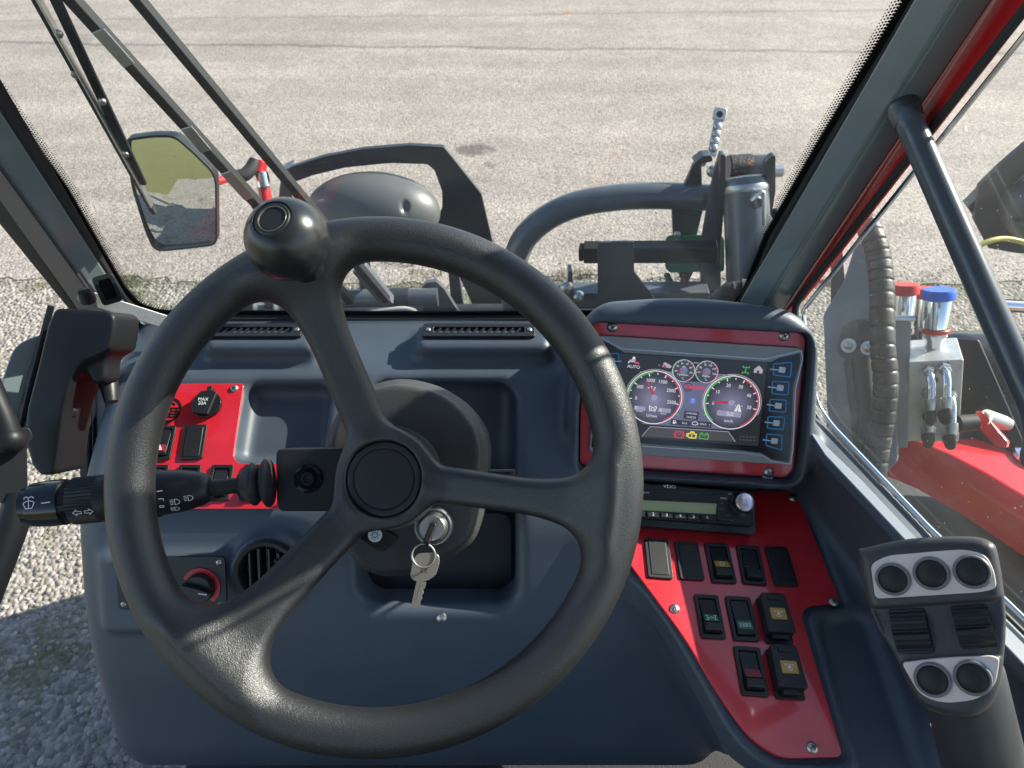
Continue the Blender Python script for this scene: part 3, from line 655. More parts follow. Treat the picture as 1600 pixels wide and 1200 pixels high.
# hood around the display, and the well it sits in
hood = roundpoly(pp(DP, [(884, 600), (903, 512), (938, 474), (1090, 464), (1244, 486), (1281, 530), (1275, 700), (1258, 764), (1120, 768), (884, 750)], .012), [.02, .03, .03, .2, .03, .03, .05, .02, .05, .02], 5)
c_poly(DP, hood, -.15, .020, .014, .014, True, 0, lambda q: np.clip(-q[2], 0, 1) * .12)
well = roundpoly(pp(DP, [(906, 640), (918, 515), (930, 502), (1252, 519), (1261, 530), (1242, 736), (1232, 748), (905, 728)], .0), .008, 4)
c_poly(DP, well, -.004, .09, .002, .004, False, .0012)
c_box(rb, (0, 0, .03), (wR / 2 + .002, hR / 2 + .002, .045), .003, .003, False)
qw = loc_(G, WS)[2]; body = np.maximum(body, .006 - qw).astype(np.float32);
surface('dashboard_', body, lo, H, M['dash'], None, None, 2)
dash = bpy.data.objects['dashboard_']; biggest_piece(dash); dash.name = 'dashboard'
tag(dash, 'dark blue-grey moulded dashboard with side console and display hood spanning the cab', 'dashboard')
del body
# defrost grilles
def grille(px0, px1):
    a = TOP.uv(px0, 507, .024); b = TOP.uv(px1, 527, .024); cx_, cy_ = (a[0] + b[0]) / 2, (a[1] + b[1]) / 2; w, h = abs(b[0] - a[0]), abs(a[1] - b[1])
    fr = TOP.at(cx_, cy_, .0215)
    g = MB(); g.ring(fr, rrect(0, 0, w, h, .003), rrect(0, 0, w - .024, h - .012, .002), 0, .0045); o = g.build('defrost_grille', M['black'], dash, bevel=.0008)
    s = MB(); s.box(fr, 0, 0, w - .022, h - .010, -.001, .0004); s.build('slot_floor', M['gloss'], o, smooth=0)
    s = MB(); nsl = int((w - .028) / .0075)
    for i in range(nsl):
        f2 = fr.at(-(w - .028) / 2 + (i + .5) * (w - .028) / nsl, 0, .0015, R(-28)); s.box(f2, 0, 0, .0022, h - .012, 0, .002)
    s.build('slats', M['black'], o, smooth=0)
    for sx in (-1, 1): MB().bolt(fr.at(sx * (w / 2 - .006), 0, .0045), .0026, .0012).build('screw', M['steel'], o)
grille(322, 470); grille(662, 836)
# ---------------------------------------------------------------- steering wheel: rim and spokes one skin
t = thing('steering_wheel', 'large black leather-grained three-spoke steering wheel in front of the dashboard', 'steering wheel', WH)
RR, RT = .173, .0162
h = .00125; lo = (-.196, -.196, -.072); G = grid(lo, (.196, .196, .026), h); X, Y, Z = G
rad = np.sqrt(X * X + Y * Y); rim = np.sqrt((rad - RR) ** 2 + Z * Z) - RT
W = rim
hubc = WH.uv(604, 747, -.046)
for (u, v, w0, w1, w2) in ((470, 425, .0165, .0150, .036), (945, 792, .0150, .0130, .034), (352, 1010, .0155, .0160, .045)):
    e = WH.uv(u, v, 0); ex, ey = e; L = math.hypot(ex, ey); dx, dy = ex / L, ey / L
    dx0, dy0 = hubc; vx, vy = (dx * RR - dx0, dy * RR - dy0); LL = math.hypot(vx, vy); vx /= LL; vy /= LL
    s = (X - dx0) * vx + (Y - dy0) * vy; tt = np.clip(s / LL, 0, 1); side = np.abs(-(X - dx0) * vy + (Y - dy0) * vx)
    wid = w0 + (w1 - w0) * np.clip(tt / .55, 0, 1) + (w2 - w1) * np.clip((tt - .58) / .42, 0, 1) ** 2.2
    zc = -.046 + .046 * np.clip((tt - .12) / .80, 0, 1) ** 1.25
    th = .0108 + .0008 * tt
    a = side - wid; b = np.abs(Z - zc) - th
    sp = np.minimum(np.maximum(a + .008, b + .008), 0) + np.sqrt(np.maximum(a + .008, 0) ** 2 + np.maximum(b + .008, 0) ** 2) - .008
    sp = np.maximum(sp, np.maximum(-s, s - LL + .014)); W = smin(W, sp * .9, .026)
tt = np.clip((rad - (RR - .006)) / .012, 0, 1); W = W * (1 - tt) + np.maximum(W, rim) * tt
q = (X - hubc[0], Y - hubc[1], Z + .047)
hub = np.maximum(np.sqrt(q[0] ** 2 + q[1] ** 2) - .0375, np.abs(q[2] + .002) - .0125)
W = smin(W, hub, .012)
hubr = np.sqrt(q[0] ** 2 + q[1] ** 2)
W = smax(W, -np.maximum(hubr - .0285, -.0385 - Z), .003)     # shallow seat of the cap
surface('rim', W.astype(np.float32), lo, h, M['leather'], t, WH, 12)
fr = WH.at(hubc[0], hubc[1], -.0385)
MB().lathe(fr, [(.0001, .0034), (.0190, .0034), (.0222, .0032), (.0226, .0024), (.0231, .0024), (.0236, .0034), (.0262, .0038), (.0276, .0034), (.0282, -.002)], 56, False).build('hub_cap', M['cap'], t)
MB().lathe(WH.at(hubc[0] + 0, hubc[1], -.085), [(.036, 0), (.040, .012), (.041, .028), (.036, .030)], 48).build('hub_shroud', M['housing'], t)
# spinner knob
kc = WH.uv(449, 374, .045); fk = WH.at(kc[0], kc[1], .0)
kd = (EYE - fk.w(0, 0, .045)).normalized(); kd = (WH.n * .93 + WH.e2 * .30 + WH.e1 * -.12).normalized()
fk = axis_frame(fk.w(0, 0, .045), kd, (1, 0, 0)); rk = .0272
prof = [(.012, -.036), (.013, -.028)] + [(rk * math.sin(R(a)), -rk * math.cos(R(a))) for a in range(34, 150, 4)]
prof += [(.0135, .0234), (.0130, .0236), (.0126, .0228)]
k = MB().lathe(fk, prof, 56, False).build('spinner_knob', mat('satin_black_knob', (.016, .017, .019), .27, bump=(1500, .12, .0003)), t)
MB().lathe(fk, [(.0001, .0232), (.0078, .0232), (.0082, .0226), (.0088, .0226), (.0094, .0238), (.0112, .0238), (.0126, .0226)], 48, False).build('knob_cap', M['cap'], k)
MB().lathe(fk, [(.0086, .0229), (.0089, .0239), (.0094, .0239), (.0096, .0236)], 48, False).build('knob_ring', mat('worn_ring', (.22, .20, .17), .3, .6), k)
MB().tube([fk.w(0, 0, -.030), WH.w(kc[0] * .97, kc[1] * .97, .008)], .011, 16).build('knob_stem', M['black'], k)

# ---------------------------------------------------------------- steering column
HF = -.085
t = thing('steering_column', 'grained black steering column housing behind the wheel hub with ignition lock', 'steering column', WH.at(hubc[0], hubc[1], HF))
face = pp(WH, [(515, 690), (532, 645), (560, 618), (610, 601), (655, 604), (700, 622), (738, 660), (752, 700), (748, 760), (737, 830), (712, 858), (660, 886), (600, 896), (560, 880), (536, 840), (515, 770)], HF)
face = [tuple(p) for p in spline([Vector((a, b, 0)) for a, b in face], 4, True)]; face = [(p[0], p[1]) for p in face]
xs = [p[0] for p in face]; ys = [p[1] for p in face]; h = .0016
lo = (min(xs) - .03, min(ys) - .05, HF - .115); G = grid(lo, (max(xs) + .03, max(ys) + .05, HF + .015), h)
X, Y, Z = G; d2 = spoly(X[:, :, 0], Y[:, :, 0], face)[:, :, None]
sh = np.clip((HF - Z), 0, .2)
col = sext(d2 - .0 - np.clip(sh - .006, 0, .01) * .55, Z, HF - .10, HF, .0045)
col = smin(col, sext(d2 + .012, Z, HF - .14, HF - .05, .01), .01)
surface('housing', col.astype(np.float32), lo, h, M['housing'], t, WH, 1)
# lamp switch with white sun disc
c = WH.uv(590, 838, HF); f = WH.at(c[0], c[1], HF + .0005)
poly = pp(f, [(560, 838), (578, 826), (604, 826), (626, 840), (600, 862), (586, 858)], 0)
MB().prism(f, roundpoly(poly, .004), -.004, .003).build('lamp_switch', M['gloss'], t, bevel=.001)
c2 = f.uv(586, 836, .0035); MB().disc(f, c2[0], c2[1], .0058, .0034).build('switch_disc', M['white'], t, smooth=0)
mb = MB(); mb.stroke(f, arc(c2[0], c2[1], .0021, 0, 360, 20)[:-1], .0006, .0037, True)
for i in range(8):
    a = R(45 * i); mb.stroke(f, [(c2[0] + .003 * math.cos(a), c2[1] + .003 * math.sin(a)), (c2[0] + .0042 * math.cos(a), c2[1] + .0042 * math.sin(a))], .0006, .0037)
mb.build('sun_symbol', M['black'], t, smooth=0)
# ignition lock
c = WH.uv(676, 824, HF + .006); fl = WH.at(c[0], c[1], HF)
MB().lathe(fl, [(.0165, -.004), (.0165, .002), (.0148, .0042), (.0138, .0042), (.0128, .003), (.0108, .010), (.0098, .0112), (.0001, .0115)], 40, False).build('ignition_lock', M['steel'], t)
# adjuster bolt and lever on the right flank
a = P(748, 718, .615); b = P(770, 718, .62)
MB().tube([a - (b - a) * 1.2, a], .010, 16).build('adjuster_boss', M['black'], t)
MB().bolt(axis_frame(a, b - a), .0085, .008).build('adjuster_bolt', M['steel'], t)
MB().tube([P(730, 742, .62), P(804, 741, .625)], .0048, 12).build('adjuster_lever', M['gloss'], t)
# key in the lock, with ring and spare key
t = thing('key', 'black-headed key turned in the ignition lock with a wire ring', 'key', fl)
a = fl.w(.001, .002, .012); tip = WH.hit(662, 858, HF + .022)
mb = MB(); ax = (tip - a); f = axis_frame(a, ax, WH.n); mb.box(f, 0, 0, .0055, .0105, -.001, ax.length * .80); mb.build('key_head', M['gloss'], t, bevel=.0015)
rc = WH.hit(662, 868, HF + .022); fr_ = axis_frame(rc, (EYE - rc) + Vector((.1, 0, .15)), (0, 0, 1))
MB().tube([fr_.w(x, y) for x, y in arc(0, 0, .0092, 0, 360, 40)[:-1]], .0008, 8, True).build('key_ring', M['steel'], t)
kp = WH.hit(664, 886, HF + .020); fq = axis_frame(kp, EYE - kp + Vector((-.06, 0, .02)), (0, 0, 1)); fq = fq.at(0, 0, 0, R(-14))
t = thing('spare_key', 'worn nickel flat key hanging from the wire ring below the ignition', 'key', fq)
bow = [(-.0105, .004), (-.008, .009), (.004, .0125), (.0085, .0115), (.0105, .006), (.010, -.004), (.0045, -.010), (-.004, -.0125), (-.0095, -.010)]
hole = arc(.001, .0065, .0026, 0, 360, 9)[:-1]
mb = MB(); mb.prism(fq, roundpoly(bow, .003), -.001, .001)
mb.build('bow', M['nickel'], t, bevel=.0004)
mb = MB(); blade = [(-.0035, -.011), (.0040, -.011), (.0040, -.0155), (.0028, -.017), (.0040, -.019), (.0030, -.0215), (.0040, -.0235), (.0030, -.026), (.0036, -.028), (.0010, -.0315), (-.0012, -.0315), (-.0030, -.029), (-.0034, -.020)]
mb.prism(fq, blade, -.0009, .0009); mb.box(fq, .0004, -.020, .0012, .016, .0009, .0012); mb.build('blade', M['nickel'], t, smooth=0, bevel=.0002)
mb = MB(); mb.text(fq, 'LK', .0055, .0005, -.003, .0013); mb.build('stamp', M['brown'], t, smooth=0)

# ---------------------------------------------------------------- indicator stalk, left of the column
SD = .552
def SP(u, v, d=SD): return P(u, v, d)
t = thing('indicator_stalk', 'black indicator and wiper stalk left of the column with white symbols', 'stalk', None, loc=SP(530, 750))
axa, axb = SP(40, 790, .545), SP(440, 752, .565); ad = (axb - axa).normalized(); fs = axis_frame(axa, ad, WH.n)
if fs.e2.dot(WH.n) < .5:   # turn so that e2 faces the driver
    fs = Frame(fs.o, ad.cross(WH.n).cross(ad).cross(ad), ad.cross(WH.n).cross(ad))
    fs = Frame(axa, (ad.cross(WH.n)).normalized(), WH.n)
class AF(Frame):
    pass
def along(px): # distance along the stalk for a photo column
    v = 790 + (px - 40) * (752 - 790) / 400; p = SP(px, v, .545 + (px - 40) / 400 * .02); return (p - axa).dot(ad)
fx = axis_frame(axa, ad, WH.n); px2r = .55 / 1110
L_ = lambda prof, n=40: MB().lathe(fx, [(r, along(u)) for u, r in prof], n)
L_([(40, .0125), (41, .0138), (52, .0138), (53, .0125)]).build('end_button', M['gloss'], t)
L_([(52, .0150), (54, .0166), (80, .0178), (104, .0176), (106, .0160), (117, .0150)]).build('wiper_knob', M['gloss'], t)
mb = MB(); prof = [(117, .0168), (118, .0184)]
n = 84; vs = []; fs_ = []; st = [along(118), along(162)]
for i in range(n):
    a = 2 * math.pi * i / n; r = .0182 if i % 2 else .0174
    for s_ in st: vs.append(fx.w(r * math.cos(a), r * math.sin(a), s_))
for i in range(n): j = (i + 1) % n; fs_.append((2 * i, 2 * j, 2 * j + 1, 2 * i + 1))
fs_ += [tuple(2 * i for i in range(n - 1, -1, -1)), tuple(2 * i + 1 for i in range(n))]
mb.add(vs, fs_).build('ribbed_grip', M['black'], t, smooth=0)
L_([(160, .0180), (235, .0182), (238, .0172)]).build('sleeve', M['black'], t)
L_([(238, .0160), (240, .0188), (250, .0186), (252, .0176), (290, .0160), (318, .0128), (328, .0100), (330, .0085)]).build('light_knob', M['black'], t)
L_([(326, .0062), (376, .0062)]).build('shaft', M['rubber'], t)
bo = [(374, .0095), (378, .0095), (388, .0142), (392, .0160), (396, .0172), (399, .0172), (403, .0155), (408, .0120), (412, .0165), (416, .0192), (420, .0196), (424, .0180), (426, .0140)]
L_(bo).build('boot', M['rubber'], t)
bp_ = Frame(P(478, 750, .565), WH.e1, WH.e2)
poly = roundpoly(pp(bp_, [(430, 701), (548, 700), (560, 799), (432, 799)]), [.006, 0, 0, .006])
MB().prism(bp_, poly, -.055, 0).build('bracket', M['black'], t, bevel=.002)
c = bp_.uv(482, 748); MB().lathe(bp_.at(c[0], c[1], 0), [(.0118, -.001), (.0112, .0022), (.0095, .0032), (.0075, .0010), (.0068, .0006)], 36, False).build('screw_well', M['gloss'], t)
MB().lathe(bp_.at(c[0], c[1], -.0005), [(.0068, .0008), (.0052, .0030), (.0034, .0032), (.0030, .0015), (.0001, .0012)], 24, False).build('screw', M['blackmetal'], t)
# symbols printed along the barrel, facing the driver
def wrap(poly_or_mb, m, name):
    """bend a flat print (x along the barrel, y round it) onto the stalk"""
    vs = []
    for p in poly_or_mb.v: vs.append(p)
    poly_or_mb.build(name, m, t, smooth=0)
def barrel(px, ry, rad):
    """flat patch touching the barrel at photo column px, turned ry degrees about it"""
    a = along(px); nrm = (WH.n * math.cos(R(ry)) + (ad.cross(WH.n)) * -math.sin(R(ry))).normalized()
    nrm = (nrm - ad * nrm.dot(ad)).normalized(); o = axa + ad * a + nrm * (rad + .0003); f = Frame(o, ad, nrm.cross(ad)); return f
mb = MB(); f = barrel(66, 4, .0174)
mb.stroke(f, [(-.0040, .0010), (-.0022, -.0030), (.0022, -.0030), (.0040, .0010)], .0006, .0004); mb.stroke(f, arc(0, -.0030, .0056, 45, 135, 10), .0006, .0004)
mb.stroke(f, [(0, -.0026), (-.0003, .0044)], .0006, .0004)
mb.stroke(f, arc(-.0018, .0040, .0016, 20, 180, 8), .0006, .0004); mb.stroke(f, arc(.0018, .0040, .0016, 0, 160, 8), .0006, .0004)
f = barrel(92, 4, .0178); mb.stroke(f, [(-.0032, 0), (.0032, .0003)], .0008, .0003)
f = barrel(146, -26, .0184)
for sx, ox in ((-1, -.0042), (1, .0042)):
    mb.stroke(f, [(ox + sx * .0030, 0), (ox + sx * .0004, .0024), (ox + sx * .0004, .0010), (ox - sx * .0030, .0010), (ox - sx * .0030, -.0010), (ox + sx * .0004, -.0010), (ox + sx * .0004, -.0024)], .0005, .0004, True)
def lampsym(f, x, y, s, dots=False):
    mb.stroke(f, [(x, y - .0022 * s), (x, y + .0022 * s)] + arc(x, y, .0022 * s, 90, -90, 10, .0022 * s)[1:-1] if False else [(x, y - .0022 * s), (x, y + .0022 * s), (x + .0016 * s, y + .0020 * s), (x + .0032 * s, y + .0010 * s), (x + .0036 * s, y), (x + .0032 * s, y - .0010 * s), (x + .0016 * s, y - .0020 * s)], .00045, .0004, True)
    for k in range(4): yy = y + (.0018 - .0012 * k) * s; mb.stroke(f, [(x - .0034 * s, yy - .0002), (x - .0008 * s, yy)], .0004, .0004)
f = barrel(284, -24, .0172); lampsym(f, .0002, 0, 1.05); f = barrel(304, -20, .0152); lampsym(f, 0, .0, 1.0); f = barrel(282, -44, .0176); lampsym(f, 0, 0, .9)
f = barrel(264, 6, .0178); mb.stroke(f, [(-.0020, 0), (.0022, .0002)], .0008, .0004)
f = barrel(265, -14, .0178); mb.stroke(f, [(-.0018, .0006), (.0018, .0006), (.0018, -.0010)], .0006, .0004)
f = barrel(264, -32, .0178); mb.stroke(f, rrect(0, 0, .0032, .0014, .0006, 3), .0005, .0004, True)
mb.build('symbols', M['white'], t, smooth=0)
# ---------------------------------------------------------------- shared small things
def pan_screw(fr, r, parent, name='screw'):
    m = MB(); m.lathe(fr, [(r, 0), (r * .96, r * .18), (r * .72, r * .42), (r * .35, r * .52), (.00005, r * .54)], 24, False)
    o = m.build(name, M['steel'], parent)
    c = MB()
    for k in (0, 90): c.box(fr.at(0, 0, 0, R(k + 28)), 0, 0, r * .95, r * .2, r * .40, r * .56)
    c.build('cross_slot', M['black'], o, smooth=0); return o
SWG = 'rocker switches in the red panels'
def rocker(fr, w, h, label, kind='rocker', lens=None, tilt=6, group=SWG, name='rocker_switch'):
    """a snap-in switch: rounded frame, tilted key with a step, printed lens"""
    t = thing(name, label, 'switch', fr, group)
    if kind == 'guard':
        MB().prism(fr, rrect(0, -h * .02, w, h * .98, .0022), 0, .0022).build('frame', M['black'], t, bevel=.0006)
        g = MB(); pr = [(-w * .50, -h * .36), (w * .50, -h * .36), (w * .47, h * .44), (w * .38, h * .50), (-w * .38, h * .50), (-w * .47, h * .44)]
        g.prism(fr, roundpoly(pr, .002), .0022, .0125); o = g.build('guard_cover', M['black'], t, bevel=.0014)
        f2 = fr.at(0, h * .38, .0125); b = MB(); b.prism(f2, rrect(0, 0, w * .46, h * .10, .0016), -.001, .0012); b.prism(f2, rrect(0, -h * .07, w * .50, .0012, .0004), -.001, .0004); b.build('hinge_clip', M['black'], o, bevel=.0004)
        k = MB(); k.prism(fr.at(0, -h * .40, .0022), rrect(0, 0, w * .60, h * .12, .001), 0, .006); k.build('rocker', M['black'], t, bevel=.0008)
        MB().flat(fr, rrect(w * .02, h * .03, w * .56, h * .25, .0006), .01285).build('amber_label', M['amber'], o, smooth=0)
        s = MB(); f3 = fr.at(w * .02, h * .03, .0131); pto(s, f3, w * .0105 / .0105 * .0); s.build('power_symbol', M['white'], o, smooth=0)
        d = MB()
        for i in range(4): d.disc(fr, w * (-.18 + .14 * i), -h * .20, .0006, .0129, 8)
        d.build('emboss', M['gloss'], o, smooth=0); return t
    MB().ring(fr, rrect(0, 0, w, h, .0022), rrect(0, 0, w * .70, h * .82, .0012), 0, .0026).build('frame', M['black'], t, bevel=.0007)
    if kind == 'blank':
        MB().prism(fr, rrect(0, 0, w * .74, h * .86, .0012), -.002, .0033).build('blank_plate', M['black'], t, bevel=.0009); return t
    MB().box(fr, 0, 0, w * .70, h * .82, -.004, .0004).build('well', M['gloss'], t, smooth=0)
    # key: upper half sunk, lower half raised, ends in a rounded lip
    kw = w * .64; y0, y1 = -h * .385, h * .39
    prof = [(y1, .0006), (h * .02, .0032), (-h * .17, .0062), (-h * .20, .0082), (-h * .33, .0088), (-h * .37, .0070), (y0, .0006)]
    if kind == 'step': prof = [(y1, .0006), (h * .0, .0026), (-h * .02, .0014), (-h * .13, .0014), (-h * .15, .0074), (-h * .34, .0084), (-h * .38, .0066), (y0, .0006)]
    if kind == 'flat': prof = [(y1, .0016), (h * .06, .0030), (-h * .10, .0040), (-h * .33, .0058), (-h * .375, .0042), (y0, .0006)]
    m = MB(); n = len(prof); vs = [fr.w(-kw / 2, a, b) for a, b in prof] + [fr.w(kw / 2, a, b) for a, b in prof]
    m.add(vs, [(i, i + 1, n + i + 1, n + i) for i in range(n - 1)] + [tuple(range(n - 1, -1, -1)), tuple(range(n, 2 * n))])
    o = m.build('rocker', M['black'], t, smooth=50, bevel=.0006)
    if lens:
        y2 = -h * .17 if kind != 'flat' else -h * .29; yT = h * .02 if kind != 'flat' else -h * .08
        g = [(a, b) for a, b in prof]; za = np.interp(-yT, [-a for a, b in g], [b for a, b in g]); zb = np.interp(-y2, [-a for a, b in g], [b for a, b in g])
        lf = Frame(fr.w(0, (yT + y2) / 2, (za + zb) / 2 + .0005), fr.e1, (fr.w(0, yT, za) - fr.w(0, y2, zb)))
        hh = math.hypot(yT - y2, za - zb) * .94
        MB().flat(lf, rrect(0, 0, kw * .90, hh, .0006), 0).build('lens', M[lens[0]], o, smooth=0)
        if lens[1]:
            s = MB(); lens[1](s, lf.at(0, 0, .0003), kw, hh); s.build('symbol', M['white'], o, smooth=0)
    return t
def pto(s, f, _=0, k=1.0):
    s.stroke(f, arc(0, -.0002, .0030, 200, 340, 10), .0006, 0); s.disc(f, 0, -.0002, .0015, .0001, 14)
    s.stroke(f, [(-.0030, .0008), (-.0040, .0024), (-.0012, .0024)], .0006, 0); s.stroke(f, [(.0030, .0008), (.0040, .0024), (.0012, .0024)], .0006, 0); s.stroke(f, [(0, .001), (0, .0036)], .0006, 0)
def sym_arrow(s, f, w, h):
    a = h * .36; s.stroke(f, [(-a * .45, -a), (-a * .45, .1 * a), (-a * .95, .1 * a), (0, a), (a * .95, .1 * a), (a * .45, .1 * a), (a * .45, -a)], .0007, 0, True)
def sym_axle(s, f, w, h):
    s.stroke(f, [(-.0042, 0), (-.0012, 0)], .0006, 0); s.stroke(f, [(.0012, 0), (.0042, 0)], .0006, 0); s.stroke(f, arc(0, 0, .0012, 0, 360, 14)[:-1], .0005, 0, True)
    for x in (-1, 1):
        s.stroke(f, [(x * .0032, -.0026), (x * .0042, .0026)], .0006, 0)
        for y in (-1, 1): s.stroke(f, [(x * .0026, y * .0026), (x * .0056, y * .0026)], .0009, 0)
def sym_lock(s, f, w, h):
    for x in (-1, 1):
        s.stroke(f, [(x * .0050, -.0022), (x * .0050, .0022)], .0005, 0); s.stroke(f, [(x * .0040, -.0022), (x * .0040, .0022)], .0004, 0)
    for x in (-.0014, .0014):
        s.stroke(f, [(x - .0014, -.0017), (x + .0014, .0017)], .0004, 0); s.stroke(f, [(x - .0014, .0017), (x + .0014, -.0017)], .0004, 0)
    for y in (-.0018, .0018, 0): s.stroke(f, [(-.0028, y), (.0028, y)], .00035, 0)
def sym_warn(s, f, w, h): s.stroke(f, [(-.003, -.0022), (.003, -.0022), (0, .0028)], .0008, 0, True); s.flat(f, [(-.0016, -.0014), (.0016, -.0014), (0, .0014)], .0001)

# ---------------------------------------------------------------- left red switch panel
t = thing('switch_panel', 'red left switch panel behind the indicator stalk with a round socket cap', 'switch panel', LP)
pl = roundpoly(pp(LP, [(214, 600), (381, 599), (364, 714), (372, 724), (440, 724), (438, 795), (200, 795)], .0018), [.004, .004, .01, .008, .0, .0, .004], 4)
MB().prism(LP, pl, -.0012, .0018).build('plate', M['red'], t, bevel=.0006)
c = LP.uv(366, 607, .0018); pan_screw(LP.at(c[0], c[1], .0018), .0044, t)
# round emblem: a black ring with bars across it
c = LP.uv(262, 641, .0018); f = LP.at(c[0], c[1], .0021); mb = MB()
mb.stroke(f, arc(0, 0, .0135, 12, 168, 24), .0030, 0); mb.stroke(f, arc(0, 0, .0135, 192, 348, 24), .0022, 0); mb.stroke(f, arc(0, 0, .0088, 40, 140, 16), .0022, 0)
for y, a, b in ((.0022, -.012, .0145), (-.0012, .0035, .0140), (-.0046, -.003, .0130), (-.0080, -.0135, .0120)): mb.stroke(f, [(a, y), (b, y)], .0020, 0)
for x in (-.009, -.003, .004, .0095): mb.stroke(f, [(x, .0022), (x - .001, -.0080)], .0018, 0)
mb.flat(f, [(.000, -.0118), (.0100, -.0105), (.004, -.0165), (-.001, -.0180)], 0); mb.build('emblem', M['gloss'], t, smooth=0)
# socket cap with its hinge tab
c = LP.uv(322, 630, .008); f = LP.at(c[0], c[1], .0018)
t = thing('socket_cap', 'black round hinged socket cap printed MAX 20A on the red left panel', 'socket', f)
cap = arc(0, 0, .0148, 68, 112, 6); body_ = arc(0, -.0006, .0150, -48, 228, 40)
MB().prism(f, arc(0, 0, .0150, 0, 360, 44)[:-1], 0, .0045).build('collar', M['gloss'], t, bevel=.0006)
MB().prism(f, [(-.0118, -.0118), (.0052, -.0138), (.0108, .0118), (.004, .0148), (-.0068, .0136), (-.0138, .005), (-.0142, -.004)], .0045, .0095).build('cap', M['black'], t, bevel=.0016)
MB().prism(f, rrect(.0015, .0164, .0058, .0056, .001), .002, .0085).build('hinge_tab', M['black'], t, bevel=.0006)
mb = MB(); mb.text(f, 'MAX', .0052, -.0022, .0030, .0099); mb.text(f, '20A', .0052, -.0024, -.0016, .0099); mb.build('rating_print', M['white'], t, smooth=0)
# switches of the left panel
def spot(fr, px, h=.0018): a, b = fr.uv(px[0], px[1], h); return a, b
def rsize(fr, tl, tr, bl, h=.0018):
    A, B, C = (Vector(fr.uv(*p, h)) for p in (tl, tr, bl)); return (B - A).length, (A - C).length
def rk(fr, tl, tr, br, bl, label, h=.0018, **kw):
    q = [Vector(fr.uv(*p, h)) for p in (tl, tr, br, bl)]; c = (q[0] + q[1] + q[2] + q[3]) / 4
    w = ((q[1] - q[0]).length + (q[2] - q[3]).length) / 2; hh = ((q[0] - q[3]).length + (q[1] - q[2]).length) / 2
    e = (q[1] - q[0] + q[2] - q[3]); rot = math.atan2(e.y, e.x)
    return rocker(fr.at(c.x, c.y, h, rot), w, hh, label, **kw)
rk(LP, (244, 666), (278, 666), (265, 719), (230, 719), 'black hazard rocker with a small red and white triangle on the left red panel', kind='flat', lens=('redlens', sym_warn))
rk(LP, (290, 665), (327, 664), (315, 718), (281, 719), 'black blank switch plate below the round socket cap on the left panel', kind='blank')
for x0, lab in ((228, 'black rocker in the lower row of the left panel half hidden by the wheel rim'), (279, 'black rocker in the lower left row directly above the cone of the stalk'), (330, 'black rocker in the lower left row above and below the thin stalk shaft'), (381, 'black rocker in the lower left row behind the ribbed rubber boot')):
    rk(LP, (x0 + 3, 727), (x0 + 37, 727), (x0 + 27, 783), (x0 - 9, 783), lab, kind='rocker')

# heater control on the lower dash face
HP = Frame(LF.w(0, 0, .012), LF.e1, LF.e2)
a = HP.uv(186, 952); b = HP.uv(352, 869)
f = HP.at((a[0] + b[0]) / 2, (a[1] + b[1]) / 2, .0); w, h_ = b[0] - a[0], b[1] - a[1]
t = thing('heater_control', 'dark heater control plate with a knob ringed by a red arc', 'heater control', f)
MB().prism(f, rrect(0, 0, w, h_, .004), -.002, .0016).build('plate', M['black'], t, bevel=.0005)
for sx, sy in ((-1, -1), (1, 1), (1, -1), (-1, 1)): pan_screw(f.at(sx * (w / 2 - .006), sy * (h_ / 2 - .006), .0016), .003, t)
c = f.uv(314, 917, .002); k = f.at(c[0], c[1], .0016)
m = MB(); m.ring(k, arc(0, 0, .0195, 152, -52, 40), arc(0, 0, .0150, 152, -52, 40), 0, .0012); m.build('red_arc', M['redcap'], t, smooth=0)
o = MB().lathe(k, [(.0150, 0), (.0146, .008), (.0138, .010), (.0001, .0102)], 40, False).build('knob', M['black'], t)
g = MB(); kk = k.at(0, 0, .010, R(-8)); g.prism(kk, roundpoly([(-.0145, .0060), (.004, .0040), (.0140, .0012), (.0140, -.0012), (.004, -.0040), (-.0145, -.0060)], .002), 0, .006); g.build('grip', M['black'], o, bevel=.0012)
g = MB(); g.box(kk, .0085, 0, .0085, .0010, .0060, .0064); g.build('pointer', M['white'], o, smooth=0)
c = f.uv(236, 917, .002); k = f.at(c[0], c[1], .0016); MB().lathe(k, [(.0145, 0), (.014, .008), (.013, .010), (.0001, .010)], 36, False).build('fan_knob', M['black'], t)
# round air vent
vf = LF.at(vc[0], vc[1], .016)
t = thing('air_vent', 'round black swivelling air vent on the lower dash beside the heater knob', 'air vent', vf)
MB().lathe(vf, [(.0265, -.006), (.0335, -.002), (.0340, .0008), (.0320, .0022), (.0280, .0014), (.0255, -.004), (.0255, -.018)], 56, False).build('bezel', M['black'], t)
MB().lathe(vf, [(.0001, -.016), (.0258, -.016)], 40, False).build('throat', M['gloss'], t, smooth=0)
m = MB()
for x in (-.014, -.0045, .0055, .015):
    hh = math.sqrt(.0248 ** 2 - x * x); g = vf.at(x, 0, -.013, 0); m.prism(Frame(g.o, (g.e1 + g.n * .25), g.e2), [(-.0009, -hh), (.0009, -hh), (.0009, hh), (-.0009, hh)], 0, .012)
m.build('vanes', M['black'], t, smooth=0)
MB().ball(vf.w(.0105, .012, -.002), .003).build('vane_knob', M['black'], t)
